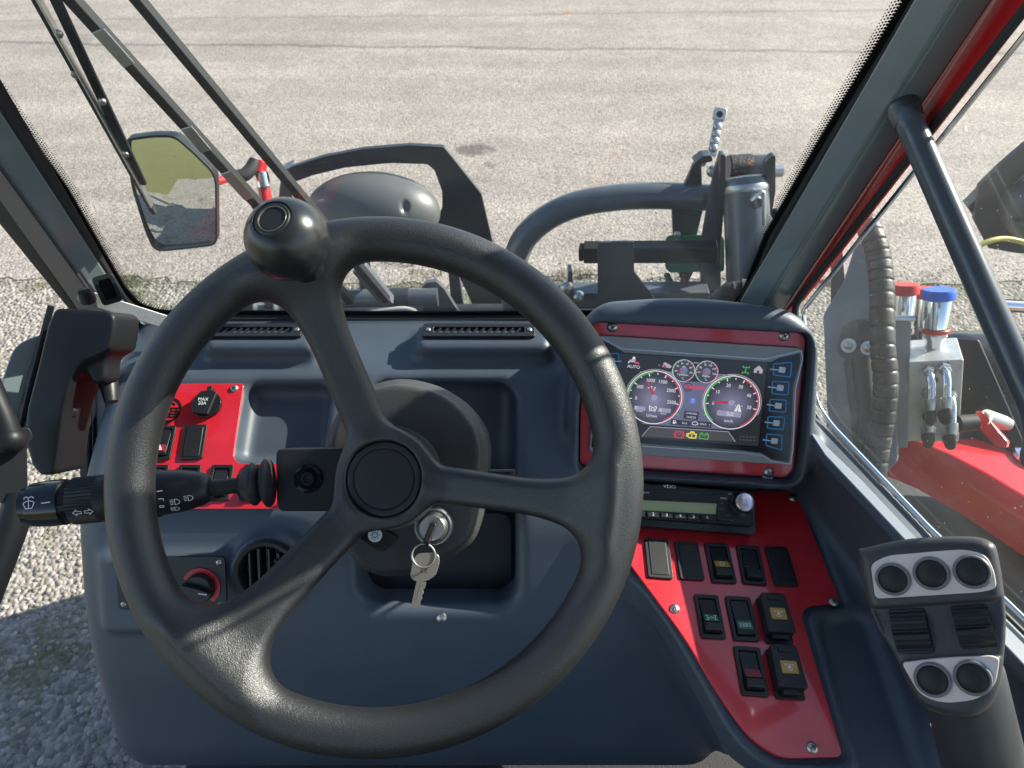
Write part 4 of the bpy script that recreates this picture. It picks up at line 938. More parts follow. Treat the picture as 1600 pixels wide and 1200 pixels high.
# low screw in the column opening and the black gaiter plate
fg = Frame(LF.w(0, 0, -.052), LF.e1, LF.e2); q = pp(fg, [(578, 800), (800, 800), (800, 944), (576, 944)]); 
t = thing('gaiter_plate', 'dark rounded cover plate at the foot of the steering column', 'plate', fg)
MB().prism(fg, roundpoly(q, .016, 5), -.004, .004).build('plate', M['black'], t, bevel=.0015)
c = fg.uv(690, 966, .008); 
tag(MB().lathe(LF.at(*LF.uv(690, 966, .001), .0005), [(.0052, -.002), (.0048, .0012), (.0026, .0022), (.00005, .0024)], 20, False).build('dash_screw', M['steel']), 'small round-headed screw in the dash below the hanging key', 'screw')

# ---------------------------------------------------------------- display unit
mm = .74 / 1110          # metres per photo pixel on this plane
t = thing('display_unit', 'instrument display with red trim plate, two round gauges and blue soft keys', 'display', DP)
pl = roundpoly(pp(DP, [(907, 640), (927, 503), (1250, 520), (1258, 530), (1240, 734), (1228, 746), (906, 726)], .0), [.004, .006, .006, .006, .006, .006, .006], 4)
pt = MB().prism(DP, pl, -.003, .0008).build('trim_plate', M['red'], t, bevel=.0005)
for px in ((957, 511), (1225, 525), (1201, 738)):
    c = DP.uv(*px, .001); pan_screw(DP.at(c[0], c[1], .0008), .0056, pt)
for px, s in (((957, 502), 1), ((1224, 516), 1), ((1199, 746), -1)):
    c = DP.uv(*px, .001); MB().box(DP.at(c[0], c[1], 0, R(-3)), 0, 0, .0105, .0024, .0008, .0020).build('washer_tab', M['steel'], pt, smooth=0)
bz = roundpoly(pp(DP, [(936, 524), (1253, 544), (1256, 562), (1244, 606), (1240, 690), (1236, 727), (920, 706)], .006), [.004, .004, .003, .01, .006, .004, .004], 3)
MB().prism(DP, bz, .0008, .0062).build('bezel', mat('satin_grey_bezel', (.25, .26, .28), .4), t, bevel=.0012)
H2 = .0066
fcp = roundpoly(pp(DP, [(941, 532), (950, 536), (976, 551), (1204, 566), (1216, 560), (1250, 552), (1250, 566), (1239, 606), (1236, 688), (1232, 722), (1206, 718), (1190, 708), (1160, 704), (960, 690), (924, 700)], H2), .0015, 2)
fo = MB().prism(DP, fcp, .005, H2).build('face', M['gloss'], t, smooth=0)
mb = MB(); mb.stroke(DP, pp(DP, [(938, 527), (972, 545), (1196, 561), (1212, 557), (1252, 548), (1254, 560), (1243, 607), (1239, 700), (1235, 725)], H2), .0011, H2 + .0002)
mb.stroke(DP, pp(DP, [(1235, 725), (1206, 721), (1192, 712), (1165, 708), (960, 694)], H2), .0011, H2 + .0002); mb.build('edge_line', mat('silver_line', (.5, .52, .55), .3, .4), fo, smooth=0)
# the lit screen: every print is a thin layer on the panel
sc_ = roundpoly(pp(DP, [(968, 552), (1199, 566), (1184, 697), (958, 681)], H2), .001, 2)
S0 = H2 + .0003
scr = MB().prism(DP, sc_, H2 - .001, S0).build('screen', screen('screen_black', (.010, .011, .013), .6), t, smooth=0)
E_ = {k: screen('screen_' + k, v, s * .72) for k, v, s in (('violet', (.085, .088, .145), .75), ('dial', (.035, .037, .055), .7), ('glow', (.115, .115, .19), .75), ('white', (.52, .50, .54), .75), ('line', (.30, .28, .33), .7), ('green', (.05, .28, .055), .8), ('red', (.42, .03, .07), .8), ('needle', (.32, .012, .04), .8), ('yellow', (.50, .40, .03), .9), ('blue', (.07, .12, .42), .9), ('pill', (.20, .19, .27), .8), ('strip', (.045, .042, .046), .7), ('dark', (.02, .02, .035), .7))}
class Lay:
    """prints of one colour collected and built once per colour"""
    def __init__(s): s.d = {}
    def __getitem__(s, k): return s.d.setdefault(k, MB())
    def done(s, names): 
        for k, m in s.d.items(): m.build(names.get(k, 'print'), E_[k], scr, smooth=0)
D = Lay(); S = lambda k: S0 + .00012 * k
def dpt(u, v): return DP.uv(u, v, S0)
RT3 = R(-2.9)
def dfr(u, v): a, b = dpt(u, v); return DP.at(a, b, 0, RT3)
def dtext(k, u, v, s, px, lay=6, sx=1.0, al='CENTER'): f = dfr(u, v); D[k].text(f, s, px * mm, 0, 0, S(lay), al, sx)
# violet middle field
D['violet'].flat(DP, [dpt(*p) for p in ((1010, 581), (1050, 581), (1060, 592), (1075, 596), (1100, 597), (1116, 586), (1150, 588), (1110, 630), (1113, 660), (1130, 671), (1000, 662), (1040, 655), (1058, 620))], S(1))
D['line'].stroke(DP, [dpt(*p) for p in ((1000, 581), (1052, 581.5))], .0005, S(2)); D['line'].stroke(DP, [dpt(*p) for p in ((1120, 585), (1150, 586.5))], .0005, S(2))
def gauge(u, v, rp, vals, a0, a1, ang_needle, small=False):
    f = dfr(u, v); r = rp * mm; n = len(vals)
    D['dial'].disc(f, 0, 0, r, S(2), 64)
    D['line'].stroke(f, arc(0, 0, r * 1.06, 200, -20, 60), r * .022, S(2)) if not small else None
    for k, q in enumerate((.84, .70, .54, .36)): pass
    D['white'].stroke(f, arc(0, 0, r, 0, 360, 72)[:-1], r * .035, S(4), True)
    D['green'].stroke(f, arc(0, 0, r * .945, 100, 232, 40), r * .05, S(4)); D['red'].stroke(f, arc(0, 0, r * .945, 72, -62, 40), r * .04, S(4))
    for i in range(2 * n - 1):
        a = R(a0 + (a1 - a0) * i / (2 * n - 2)); l = .82 if i % 2 == 0 else .87
        D['white'].stroke(f, [(r * .93 * math.cos(a), r * .93 * math.sin(a)), (r * l * math.cos(a), r * l * math.sin(a))], r * .035, S(5))
    for i, s in enumerate(vals):
        a = R(a0 + (a1 - a0) * i / (n - 1)); D['white'].text(f, s, r * (.185 if not small else .24), r * .66 * math.cos(a), r * .66 * math.sin(a), S(5), 'CENTER', .9)
    a = R(ang_needle); ca, sa = math.cos(a), math.sin(a); nn = 'needle'
    D[nn].flat(f, [(r * .14 * ca - r * .055 * -sa, r * .14 * sa - r * .055 * ca), (r * .14 * ca + r * .055 * -sa, r * .14 * sa + r * .055 * ca), (r * .68 * ca + r * .015 * -sa, r * .68 * sa + r * .015 * ca), (r * .68 * ca - r * .015 * -sa, r * .68 * sa - r * .015 * ca)], S(7))
    if not small: D['pill'].disc(f, 0, 0, r * .11, S(7), 24)
    return f, r
def glowdial(name, u, v, rp):
    """dial field, brighter towards its centre as the picture on the screen is drawn"""
    m = bpy.data.materials.new('screen_dial_' + name); m.use_nodes = True; nt = m.node_tree; b = nt.nodes['Principled BSDF']
    b.inputs['Base Color'].default_value = (.01, .01, .012, 1); b.inputs['Roughness'].default_value = .22
    tc = nt.nodes.new('ShaderNodeTexCoord'); vm = nt.nodes.new('ShaderNodeVectorMath'); vm.operation = 'DISTANCE'; nt.links.new(tc.outputs['Object'], vm.inputs[0])
    a, b_ = dpt(u, v); c = ROOTM[scr.name].inverted() @ DP.w(a, b_ - .003, S(3)); vm.inputs[1].default_value = c
    cr = nt.nodes.new('ShaderNodeValToRGB'); e = cr.color_ramp.elements; e[0].color = (.16, .155, .235, 1); e[1].color = (.022, .022, .030, 1); e[1].position = .92
    k = cr.color_ramp.elements.new(.55); k.color = (.075, .073, .115, 1)
    mr = nt.nodes.new('ShaderNodeMapRange'); mr.inputs[2].default_value = rp * mm; nt.links.new(vm.outputs['Value'], mr.inputs[0]); nt.links.new(mr.outputs[0], cr.inputs[0])
    nt.links.new(cr.outputs[0], b.inputs['Emission Color']); b.inputs['Emission Strength'].default_value = .55
    f = dfr(u, v); MB().disc(f, 0, 0, rp * mm * .985, S(3), 64).build('dial', m, scr, smooth=0)
glowdial('speed_of_engine', 1022, 621, 42); glowdial('road_speed', 1143, 629, 42)
f, r = gauge(1022, 621, 42, ['0', '500', '1000', '1500', '2000', '2500'], 188, -10, 118)
D['pill'].flat(f, rrect(-.47 * r, -.46 * r, .42 * r, .16 * r, .0008, 3), S(5)); D['pill'].flat(f, rrect(.44 * r, -.44 * r, .46 * r, .16 * r, .0008, 3), S(5))
for x in (-.60, .30): D['white'].text(f, '0', r * .16, x * r, -.45 * r, S(6))
s_ = D['white']; s_.stroke(f, arc(0, -.44 * r, .06 * r, 0, 360, 16)[:-1], .03 * r, S(6), True); s_.stroke(f, [(-.08 * r, -.54 * r), (-.13 * r, -.40 * r), (-.13 * r, -.34 * r), (-.05 * r, -.34 * r)], .03 * r, S(6)); s_.stroke(f, [(.08 * r, -.54 * r), (.13 * r, -.40 * r), (.13 * r, -.34 * r), (.05 * r, -.34 * r)], .03 * r, S(6))
s_.text(f, 'U/min', r * .16, 0, -.70 * r, S(6)); s_.text(f, 'FRONT', r * .08, -.47 * r, -.58 * r, S(6)); s_.text(f, 'BACK', r * .08, .42 * r, -.57 * r, S(6))
s_.stroke(f, [(-.28 * r, .33 * r), (-.14 * r, .40 * r), (-.14 * r, .27 * r)], .03 * r, S(5)); s_.stroke(f, [(-.06 * r, .26 * r), (.0, .40 * r)], .03 * r, S(5))
f, r = gauge(1143, 629, 42, ['0', '10', '20', '30', '40', '50'], 188, -10, 184)
D['pill'].flat(f, rrect(-.03 * r, -.43 * r, .88 * r, .20 * r, .0010, 3), S(5)); s_ = D['white']; s_.text(f, '0,0', r * .21, 0, -.43 * r, S(6)); s_.text(f, 'km/h', r * .16, 0, -.70 * r, S(6))
s_.flat(f, [(.13 * r, -.31 * r), (.24 * r, -.04 * r), (.27 * r, -.04 * r), (.245 * r, -.31 * r)], S(5)); s_.flat(f, [(.275 * r, -.31 * r), (.275 * r, -.04 * r), (.30 * r, -.04 * r), (.40 * r, -.31 * r)], S(5)); s_.stroke(f, [(.14 * r, -.09 * r), (.19 * r, -.11 * r)], .02 * r, S(5)); s_.stroke(f, [(.36 * r, -.09 * r), (.41 * r, -.10 * r)], .02 * r, S(5))
for u, v, vals, w1 in ((1068, 579, ['40', '50', '60', '70', '80', '90'], 'Hydraulic'), (1104, 581, ['70', '80', '90', '100', '110', '120'], 'Engine')):
    f, r = gauge(u, v, 17, vals, 188, -10, 182, True); D['glow'].disc(f, 0, 0, r * .36, S(3), 24); D['white'].text(f, w1, r * .26, 0, -.38 * r, S(6)); D['white'].text(f, '°C', r * .26, 0, -.72 * r, S(6)); 
    if w1 == 'Hydraulic': D['white'].text(f, 'Min', r * .20, 0, .36 * r, S(6))
dtext('white', 1087, 567, '14.1V', 3.2); dtext('white', 990, 573, 'AUTO', 7.0)
# pictograms
f = dfr(989, 563); p = lambda q: [(a * mm, b * mm) for a, b in q]
D['line'].flat(f, p([(-6, -3), (-5, 1), (-2, 1), (-1, 5), (3, 5), (4, 0), (3, -3)]), S(3)); D['white'].disc(f, 1 * mm, 4 * mm, 2 * mm, S(4), 16); D['white'].disc(f, -6 * mm, -3.5 * mm, 1.3 * mm, S(4), 12)
D['red'].flat(f, p([(3, -3), (6, -1), (10, -3), (11, -5), (4, -5)]), S(4))
f = dfr(1042, 570); D['line'].flat(f, p([(-6, 2), (-3, 4), (0, 2), (4, 1), (8, -2), (5, -5), (0, -4), (-3, 0), (-6, -4), (-7, -3), (-5, 0)]), S(3)); D['needle'].flat(f, p([(-7, -4), (-3, -1), (1, -5), (-5, -5)]), S(2)); dtext('white', 1030, 570.5, 'H', 3)
f = dfr(1165, 578); g_ = D['green']
g_.stroke(f, p([(0, 5), (0, -5)]), .0008, S(3)); g_.stroke(f, p([(-4.5, 4.5), (0, 3.5), (4.5, 4.5)]), .0006, S(3)); g_.stroke(f, p([(-4.5, -4.5), (0, -3.8), (4.5, -4.5)]), .0006, S(3)); g_.disc(f, 0, -2 * mm, 1.2 * mm, S(3), 12)
for x in (-4.5, 4.5):
    for y in (4.5, -4.5): g_.stroke(f, p([(x, y - 1.6), (x, y + 1.6)]), .0009, S(3))
f = dfr(1185, 578); D['line'].flat(f, p([(-6.5, -5), (-2, -5), (-2, -1), (1.5, -1), (1.5, -5), (6.5, -5), (6.5, 1), (0, 7), (-6.5, 1)]), S(3))
f = dfr(1075, 605); D['dark'].stroke(f, arc(0, 0, 6.4 * mm, 0, 360, 28)[:-1], .0008, S(2), True); D['dark'].stroke(f, p([(-4, 3.4), (4, 3.4)]), .0006, S(2)); D['dark'].stroke(f, p([(-4, -3.4), (4, -3.4)]), .0006, S(2)); D['dark'].disc(f, 0, 0, 2.6 * mm, S(2), 16)
f = dfr(1085, 605)
for i in range(11):
    x = (-15 + i * 2.9) * mm; D['red'].stroke(f, [(x, -2.7 * mm), (x, 2.7 * mm)], .0007, S(4)); yy = ((i * 7) % 3 - 1) * 2.3 * mm; D['red'].stroke(f, [(x, yy), (x + 1.9 * mm, yy * .9)], .0007, S(4)); D['red'].stroke(f, [(x + 1.7 * mm, -2.7 * mm), (x + 1.7 * mm, (.4 + (i % 3)) * mm)], .0006, S(4))
f = dfr(1082, 626); D['blue'].flat(f, rrect(0, 0, 8.5 * mm, 8.5 * mm, .0006, 3), S(2)); D['line'].stroke(f, p([(0, -3), (0, 2)]), .0006, S(3)); D['line'].stroke(f, p([(-2, 1), (0, 3), (2, 1)]), .0005, S(3))
f = dfr(1080, 649); D['dark'].flat(f, rrect(0, 0, 22.5 * mm, 13 * mm, .0003, 2), S(2)); D['white'].text(f, '13/02/2026', 3.9 * mm, 0, 3 * mm, S(3)); D['white'].text(f, '15:02:55', 4.4 * mm, 0, -3 * mm, S(3))
f = dfr(1063.5, 660.5); D['dark'].flat(f, rrect(0, 0, 31 * mm, 8.5 * mm, .0003, 2), S(2)); D['white'].text(f, '26 %', 4.4 * mm, 6 * mm, 0, S(3)); D['white'].flat(f, p([(-12, -2.6), (-8, -2.6), (-8, 2.8), (-12, 2.8)]), S(3)); D['white'].stroke(f, p([(-8, 1), (-6.8, 0), (-6.8, -2)]), .0004, S(3)); D['dark'].flat(f, p([(-11.2, .4), (-8.8, .4), (-8.8, 2), (-11.2, 2)]), S(4))
f = dfr(1096, 662.5); D['dark'].flat(f, rrect(0, 0, 31 * mm, 8.5 * mm, .0003, 2), S(2)); D['white'].text(f, '1036,0', 4.0 * mm, 2 * mm, 0, S(3)); D['white'].text(f, 'h', 4.0 * mm, 12.5 * mm, 0, S(3)); D['white'].stroke(f, p([(-14, -1.5), (-14, 1), (-12, 2.4), (-8, 2.4), (-6.5, .8), (-5.6, .8), (-5.6, -1.4), (-6.5, -1.4), (-8, -2.4), (-12, -2.4)]), .0006, S(3), True)
for u, s in ((1058.5, 1), (1101.5, -1)): f = dfr(u, 648); D['green'].flat(f, p([(-2, 1.8), (2, 0), (-2, -1.8)]) if s < 0 else p([(2, 1.8), (-2, 0), (2, -1.8)]), S(2))
st = [(1003, 681.5), (1016, 666.5), (1138, 674.5), (1149, 690)]
D['strip'].flat(DP, [dpt(*q) for q in ((1003, 682), (1016, 667), (1138, 675), (1148, 690), (1080, 686))], S(1)); D['line'].stroke(DP, [dpt(*q) for q in st], .0006, S(2))
f = dfr(1061, 679); k = 'red'; D[k].stroke(f, arc(0, 0, 5.4 * mm, 0, 360, 26)[:-1], .0008, S(3), True); D[k].stroke(f, arc(0, 0, 7.6 * mm, 125, 235, 14), .0008, S(3)); D[k].stroke(f, arc(0, 0, 7.6 * mm, -55, 55, 14), .0008, S(3)); D[k].text(f, 'P', 7.5 * mm, 0, 0, S(4))
f = dfr(1081, 679.7); D['yellow'].stroke(f, p([(-6, -3), (-6, 2), (-3, 2), (-1.5, 4.5), (2.5, 4.5), (3, 2), (6.5, 2), (6.5, -4), (2, -4.5), (-3, -4.5)]), .0012, S(3), True); D['yellow'].stroke(f, p([(-3, 5.4), (3, 5.4)]), .0009, S(3)); D['yellow'].stroke(f, p([(-8, -3), (-8, 2)]), .0009, S(3)); D['yellow'].stroke(f, p([(0, 3), (0, -3.4)]), .0008, S(4))
f = dfr(1100, 681.3); D['green'].stroke(f, p([(-6.5, -4.5), (6.5, -4.5), (6.5, 3), (-6.5, 3)]), .0008, S(3), True); D['green'].stroke(f, p([(-4.6, 3), (-4.6, 5), (-2.6, 5)]), .0008, S(3)); D['green'].stroke(f, p([(4.6, 3), (4.6, 5), (2.6, 5)]), .0008, S(3)); D['green'].stroke(f, p([(-3, .5), (3, .5)]), .0005, S(3))
for i in range(5):
    for j in range(2): f = dfr(1157 + i * 5.3, 682 + j * 5 + i * .3); D['strip'].flat(f, p([(-1.6, -1.2), (1.6, -1.2), (1.6, 1.2), (-1.6, 1.2)]), S(1))
D.done({'violet': 'middle_field', 'dial': 'dial_ground', 'glow': 'small_dial_glow', 'white': 'white_markings', 'line': 'outlines', 'green': 'green_markings', 'red': 'red_markings', 'needle': 'needles', 'yellow': 'engine_symbol', 'blue': 'blue_tile', 'pill': 'value_fields', 'strip': 'lower_strip', 'dark': 'dark_fields'})
# membrane keys: blue outline, white square and guide line
kb, kw_ = mat('blue_key_print', (.03, .25, .58), .35), mat('pale_key_print', (.55, .60, .72), .35)
def softkey(quad, sq, line):
    q = [dpt(*x) for x in quad]; m = MB(); m.stroke(DP, roundpoly(q, .0014, 3), .0013, S(0), True); o = m.build('soft_key', kb, t, smooth=0)
    f = dfr(*sq); m = MB(); m.flat(f, rrect(0, 0, 10 * mm, 9 * mm, .0008, 2), S(1)); m.stroke(DP, [dpt(*line), dpt(sq[0] - 4, sq[1])], .0012, S(1)); m.build('key_mark', kw_, o, smooth=0)
softkey([(1208, 569), (1237, 566), (1235, 589), (1209, 586)], (1222, 578), (1203, 577))
softkey([(1207, 596), (1233, 597), (1231, 617), (1206, 615)], (1219, 606), (1200, 604.5))
softkey([(1203, 624), (1229, 625), (1227, 644), (1202, 642)], (1216, 634), (1198, 632))
softkey([(1200, 651), (1226, 652), (1224, 671), (1199, 669)], (1213, 661), (1195, 659.5))
softkey([(1198, 678), (1222, 680), (1221, 703), (1197, 696)], (1210, 689), (1192, 687))
softkey([(944, 553), (966, 552), (968, 573), (946, 576)], (955, 564), (971, 564.5))
softkey([(941, 580), (963, 580), (963, 600), (942, 600)], (952, 590), (966, 590))

# ---------------------------------------------------------------- console plate, radio and its switches
t = thing('console_plate', 'red right console plate carrying the radio and two groups of switches', 'switch panel', CP)
plate = MB().prism(CP, RPc, -.001, .0026).build('plate', M['red'], t, bevel=.0009)
for px in ((1238, 777), (1302, 940), (1054, 951), (1269, 1168)):
    c = CP.uv(*px, .0026); pan_screw(CP.at(c[0], c[1], .0026), .0050, t)
# radio
t = thing('radio', 'black radio with pale green display and chrome volume knob above the console switches', 'radio', RF)
MB().prism(rb, rrect(0, 0, wR, hR, .003), -.030, -.003).build('chassis', M['black'], t, bevel=.001)
MB().prism(rb, rrect(0, 0, wR, hR, .003), -.003, .0025).build('trim_frame', M['gloss'], t, bevel=.001)
MB().prism(rb, rrect(-.001, hR * .06, wR - .008, hR * .80, .002), .0025, .0085).build('front', M['black'], t, bevel=.0015)
rpt = lambda u, v: rb.uv(u, v, .0085)
lc = [rpt(*x) for x in ((930, 778), (1120, 787), (1118, 804), (930, 794))]
m = MB(); m.ring(rb, [(a[0] + s * .002, a[1] + k * .0015) for a, s, k in zip(lc, (-1, 1, 1, -1), (1, 1, -1, -1))], lc, .0086, .0098); m.build('lcd_rim', M['gloss'], t, smooth=0)
MB().flat(rb, lc, .0089).build('lcd', M['lcd'], t, smooth=0)
m = MB(); m.stroke(rb, [rpt(920, 761), rpt(1130, 773)], .0030, .0088); m.flat(rb, [rpt(1126, 771), rpt(1136, 767), (rpt(1136, 775))], .0088); m.build('disc_slot', M['gloss'], t, smooth=0)
m = MB()
for i, u in enumerate((1002, 1024, 1045, 1066, 1087, 1108)):
    c = rpt(u - 4, 804 + (u - 1024) * .055); m.prism(rb, rrect(c[0], c[1], .0120, .0056, .0008), .0085, .0104)
c = rpt(1130, 811); m.prism(rb, rrect(c[0], c[1], .0125, .0050, .0008), .0085, .0104); m.build('preset_keys', M['black'], t, bevel=.0004)
m = MB()
for i, u in enumerate((1002, 1024, 1045, 1066, 1087, 1108)):
    c = rpt(u - 4, 804 + (u - 1024) * .055); m.text(rb, str(i + 1), .0045, c[0], c[1], .0106); m.stroke(rb, [(c[0] - .002, c[1] + .0038), (c[0] + .002, c[1] + .0038)], .0007, .0087)
def rtx(s, u, v, px, sx=1.0): c = rpt(u, v); m.text(rb.at(c[0], c[1], 0, 0), s, px * .00067, 0, 0, .0088, 'CENTER', sx)
rtx('VDO', 1046, 760.5, 7.5, 1.25); rtx('DAB-IN', 1006, 769.5, 5); rtx('INFO', 1131, 779, 4.5); rtx('ESC', 1141, 772, 4); rtx('DISP', 1129, 810.5, 3.4)
m.build('white_print', M['white'], t, smooth=0)
m = MB()
for s, u, v in (('TA', 1164, 769), ('PTY', 1166, 775), ('AS', 1128, 787), ('BAND', 1127, 796), ('MENU', 1137, 806), ('SCAN', 1141, 813)): rtx(s, u, v, 3.4)
m.build('grey_print', mat('blue_grey_print', (.16, .20, .32), .5), t, smooth=0)
c = rpt(1157, 788); kf = rb.at(c[0], c[1], .0085)
o = MB().lathe(kf, [(.0128, 0), (.0128, .001), (.0105, .0016), (.0098, .002), (.0098, .0105)], 44, False).build('volume_knob', M['gloss'], t)
MB().lathe(kf, [(.0099, .0105), (.0101, .0125), (.0096, .0138), (.0084, .0146), (.0001, .0142)], 44, False).build('knob_cap', mat('polished_knob_top', (.62, .58, .62), .22, .9), o)
# console switches
KC = dict(h=.0026)
rk(CP, (1007, 842), (1046, 845), (1049, 906), (1011, 903), 'sunlit dusty blank switch plate nearest the wheel rim, first under the radio', kind='blank', **KC)
rk(CP, (1055, 847), (1091, 849), (1099, 908), (1060, 906), 'black blank switch plate right beside the dusty sunlit blank under the radio', kind='blank', **KC)
rk(CP, (1101, 849), (1140, 851), (1148, 913), (1110, 911), 'black rocker with an amber up arrow under the radio', lens=('amber', sym_arrow), **KC)
rk(CP, (1150, 852), (1186, 856), (1197, 916), (1159, 913), 'black stepped rocker without symbol, right of the amber arrow rocker', kind='step', **KC)
rk(CP, (1196, 855), (1230, 856), (1246, 918), (1207, 916), 'black blank switch plate at the right end of the row under the radio', kind='blank', **KC)
rk(CP, (1085, 930), (1122, 931), (1133, 1000), (1093, 997), 'black rocker with a green lens and white axle symbol', lens=('greenlens', sym_axle), **KC)
rk(CP, (1133, 933), (1173, 934), (1185, 1004), (1144, 1001), 'black rocker with a green lens and hatched differential lock symbol', kind='flat', lens=('greenlens', sym_lock), **KC)
rk(CP, (1182, 934), (1224, 936), (1236, 1007), (1193, 1005), 'black guarded switch with amber power symbol beside the differential lock rocker', kind='guard', **KC)
rk(CP, (1146, 1010), (1187, 1013), (1200, 1090), (1157, 1087), 'black rocker with a plain dull red lens in the lowest console row', lens=('redlens', None), **KC)
rk(CP, (1196, 1013), (1240, 1016), (1256, 1094), (1209, 1092), 'black guarded switch with amber power symbol beside the dull red rocker', kind='guard', **KC)
# ---------------------------------------------------------------- joystick
jo = P(1455, 965, .475); jn = (EYE - jo).normalized(); jn = (jn + Vector((-.10, -.10, -.05))).normalized()
JF = axis_frame(jo, jn, (0, 0, 1)); JF = Frame(jo, CF.cross(CU) if False else Vector((1, 0, 0)) - jn * jn.x, jn.cross(Vector((1, 0, 0)) - jn * jn.x))
t = thing('joystick', 'grey joystick with silver button plates and two ribbed thumb rollers on the side console', 'joystick', JF)
out = pp(JF, [(1340, 868), (1352, 856), (1420, 842), (1505, 838), (1545, 845), (1560, 868), (1572, 965), (1566, 1050), (1556, 1090), (1530, 1116), (1490, 1120), (1445, 1106), (1424, 1082), (1395, 1020), (1362, 965)])
sp_ = [(p[0], p[1]) for p in spline([Vector((a, b, 0)) for a, b in out], 3, True)]
h = .0012; lo = (-.072, -.17, -.15); G = grid(lo, (.072, .075, .022), h)
X, Y, Z = G; d2 = spoly(X[:, :, 0], Y[:, :, 0], sp_)[:, :, None]
dome = np.clip(.004 - 1.2 * (X * X) - 1.0 * (Y + .0) ** 2, -.01, .006)
bodyj = sext(d2 + np.clip(-.008 - Z, 0, .05) * .45, Z - dome * 0, -.044, .006, .0075)
# saddle across the rollers
tg = scaps(G, [JF_p for JF_p in (Vector((.012, -.040, -.036)), Vector((.016, -.085, -.056)), Vector((.020, -.15, -.098)))], [.026, .0265, .027])
bodyj = smin(bodyj, np.maximum(tg, Z + .004), .012)
# recess of the middle strip
mid = pp(JF, [(1366, 952), (1562, 938), (1566, 1024), (1400, 1034)], .006)
dm = spoly(X[:, :, 0], Y[:, :, 0], mid)[:, :, None]
bodyj = smax(bodyj, -np.maximum(dm + .0, .0025 - Z), .004)
surface('body', bodyj.astype(np.float32), lo, h, dusty(mat('graphite_joystick', (.038, .039, .043), .42, bump=(1300, .22, .0005)), .25), t, JF, 1)
def plate(px, nm, rad):
    q = roundpoly(pp(JF, px, .0075), rad, 6); MB().prism(JF, q, .003, .0068).build(nm, M['silver'], t, bevel=.0007)
plate([(1360, 882), (1385, 868), (1505, 858), (1540, 866), (1553, 890), (1558, 920), (1530, 926), (1367, 936)], 'button_plate', [.004, .006, .02, .006, .01, .004, .01, .004])
plate([(1408, 1036), (1470, 1028), (1550, 1025), (1562, 1030), (1556, 1072), (1528, 1094), (1475, 1100), (1438, 1088)], 'button_plate', [.003, .02, .006, .003, .01, .012, .02, .012])
rg = mat('grey_button_ring', (.15, .155, .16), .42)
for u, v in ((1395, 905), (1455, 896), (1519, 893), (1457, 1062), (1520, 1059)):
    c = JF.uv(u, v, .0075); f = JF.at(c[0], c[1], .0068); ra = 26 * .475 / 1110 * .98
    o = MB().lathe(f, [(ra, 0), (ra, .0012), (ra * .93, .0021), (ra * .84, .0021), (ra * .76, .0006)], 44, False).build('button_ring', rg, t)
    MB().lathe(f, [(ra * .80, .0004), (ra * .79, .0016), (ra * .74, .0024), (ra * .5, .0033), (ra * .25, .0038), (.0001, .0040)], 40, False).build('button', mat('button_black', (.009, .009, .010), .6) if 'button_black' not in bpy.data.materials else bpy.data.materials['button_black'], o)
def roller(px):
    q = pp(JF, px, .006); cx_, cy_ = sum(p[0] for p in q) / 4, sum(p[1] for p in q) / 4; w = abs(q[1][0] - q[0][0]) * .96; hh = abs(q[0][1] - q[3][1])
    rot = math.atan2(q[1][1] - q[0][1], q[1][0] - q[0][0]); f = JF.at(cx_, cy_, .0022, rot)
    MB().prism(f, rrect(0, 0, w * 1.10, hh * 1.06, .003), -.003, .0012).build('roller_well', M['gloss'], t, bevel=.0006)
    rr = hh * .56; ax = f.at(0, 0, -.006); vs = []; fs = []; n = 96
    for i in range(n):
        a = 2 * math.pi * i / n; d = a if a <= math.pi else 2 * math.pi - a; deg = math.degrees(math.asin(max(-1, min(1, math.sin(a)))))
        r_ = rr * (1 - (.045 if (i % 6 < 2) else 0)); ang = math.degrees(a)
        if abs(ang - 90) < 7: r_ = rr * (1.06 if ang > 90 else .90)
        for s in (-1, 1): vs.append(ax.w(s * w / 2, r_ * math.cos(a), r_ * math.sin(a) * .85))
    for i in range(n): j = (i + 1) % n; fs.append((2 * i, 2 * i + 1, 2 * j + 1, 2 * j))
    fs += [tuple(2 * i for i in range(n)), tuple(2 * i + 1 for i in range(n - 1, -1, -1))]
    MB().add(vs, fs).build('thumb_roller', M['black'], t, smooth=0)
roller([(1390, 956), (1448, 953), (1456, 1018), (1398, 1022)]); roller([(1487, 950), (1546, 946), (1556, 1010), (1496, 1014)])
# gaiter under the stick
fb = CP.at(*CP.uv(1500, 1270, .0), 0)
# ---------------------------------------------------------------- left door side
d0 = .70
def facing(u, v, d, tilt=(0, 0, 0)):
    o = P(u, v, d); n = ((EYE - o).normalized() + Vector(tilt)).normalized(); return Frame(o, Vector((1, 0, 0)) - n * n.x, n.cross(Vector((1, 0, 0)) - n * n.x))
t = thing('latch_housing', 'black folded sheet-metal housing with a curved leg beside the left end of the dashboard', 'housing', None, loc=P(110, 620, .68))
LH = Frame(P(110, 600, .66), (1, -.10, .0), (0, .62, .78))
h = .0018; out = pp(LH, [(84, 481), (168, 486), (178, 494), (176, 520), (171, 548), (150, 556), (128, 566), (112, 590), (100, 640), (92, 700), (86, 742), (62, 744), (48, 728), (38, 690), (40, 640), (58, 570), (72, 510)])
out = [(p[0], p[1]) for p in spline([Vector((a, b, 0)) for a, b in roundpoly(out, .004, 2)], 1, True)]
xs = [p[0] for p in out]; ys = [p[1] for p in out]; lo = (min(xs) - .02, min(ys) - .02, -.085); G = grid(lo, (max(xs) + .06, max(ys) + .02, .012), h)
X, Y, Z = G; d2 = spoly(X[:, :, 0], Y[:, :, 0], out)[:, :, None]
bd = sext(d2, Z, -.042, 0, .0035)
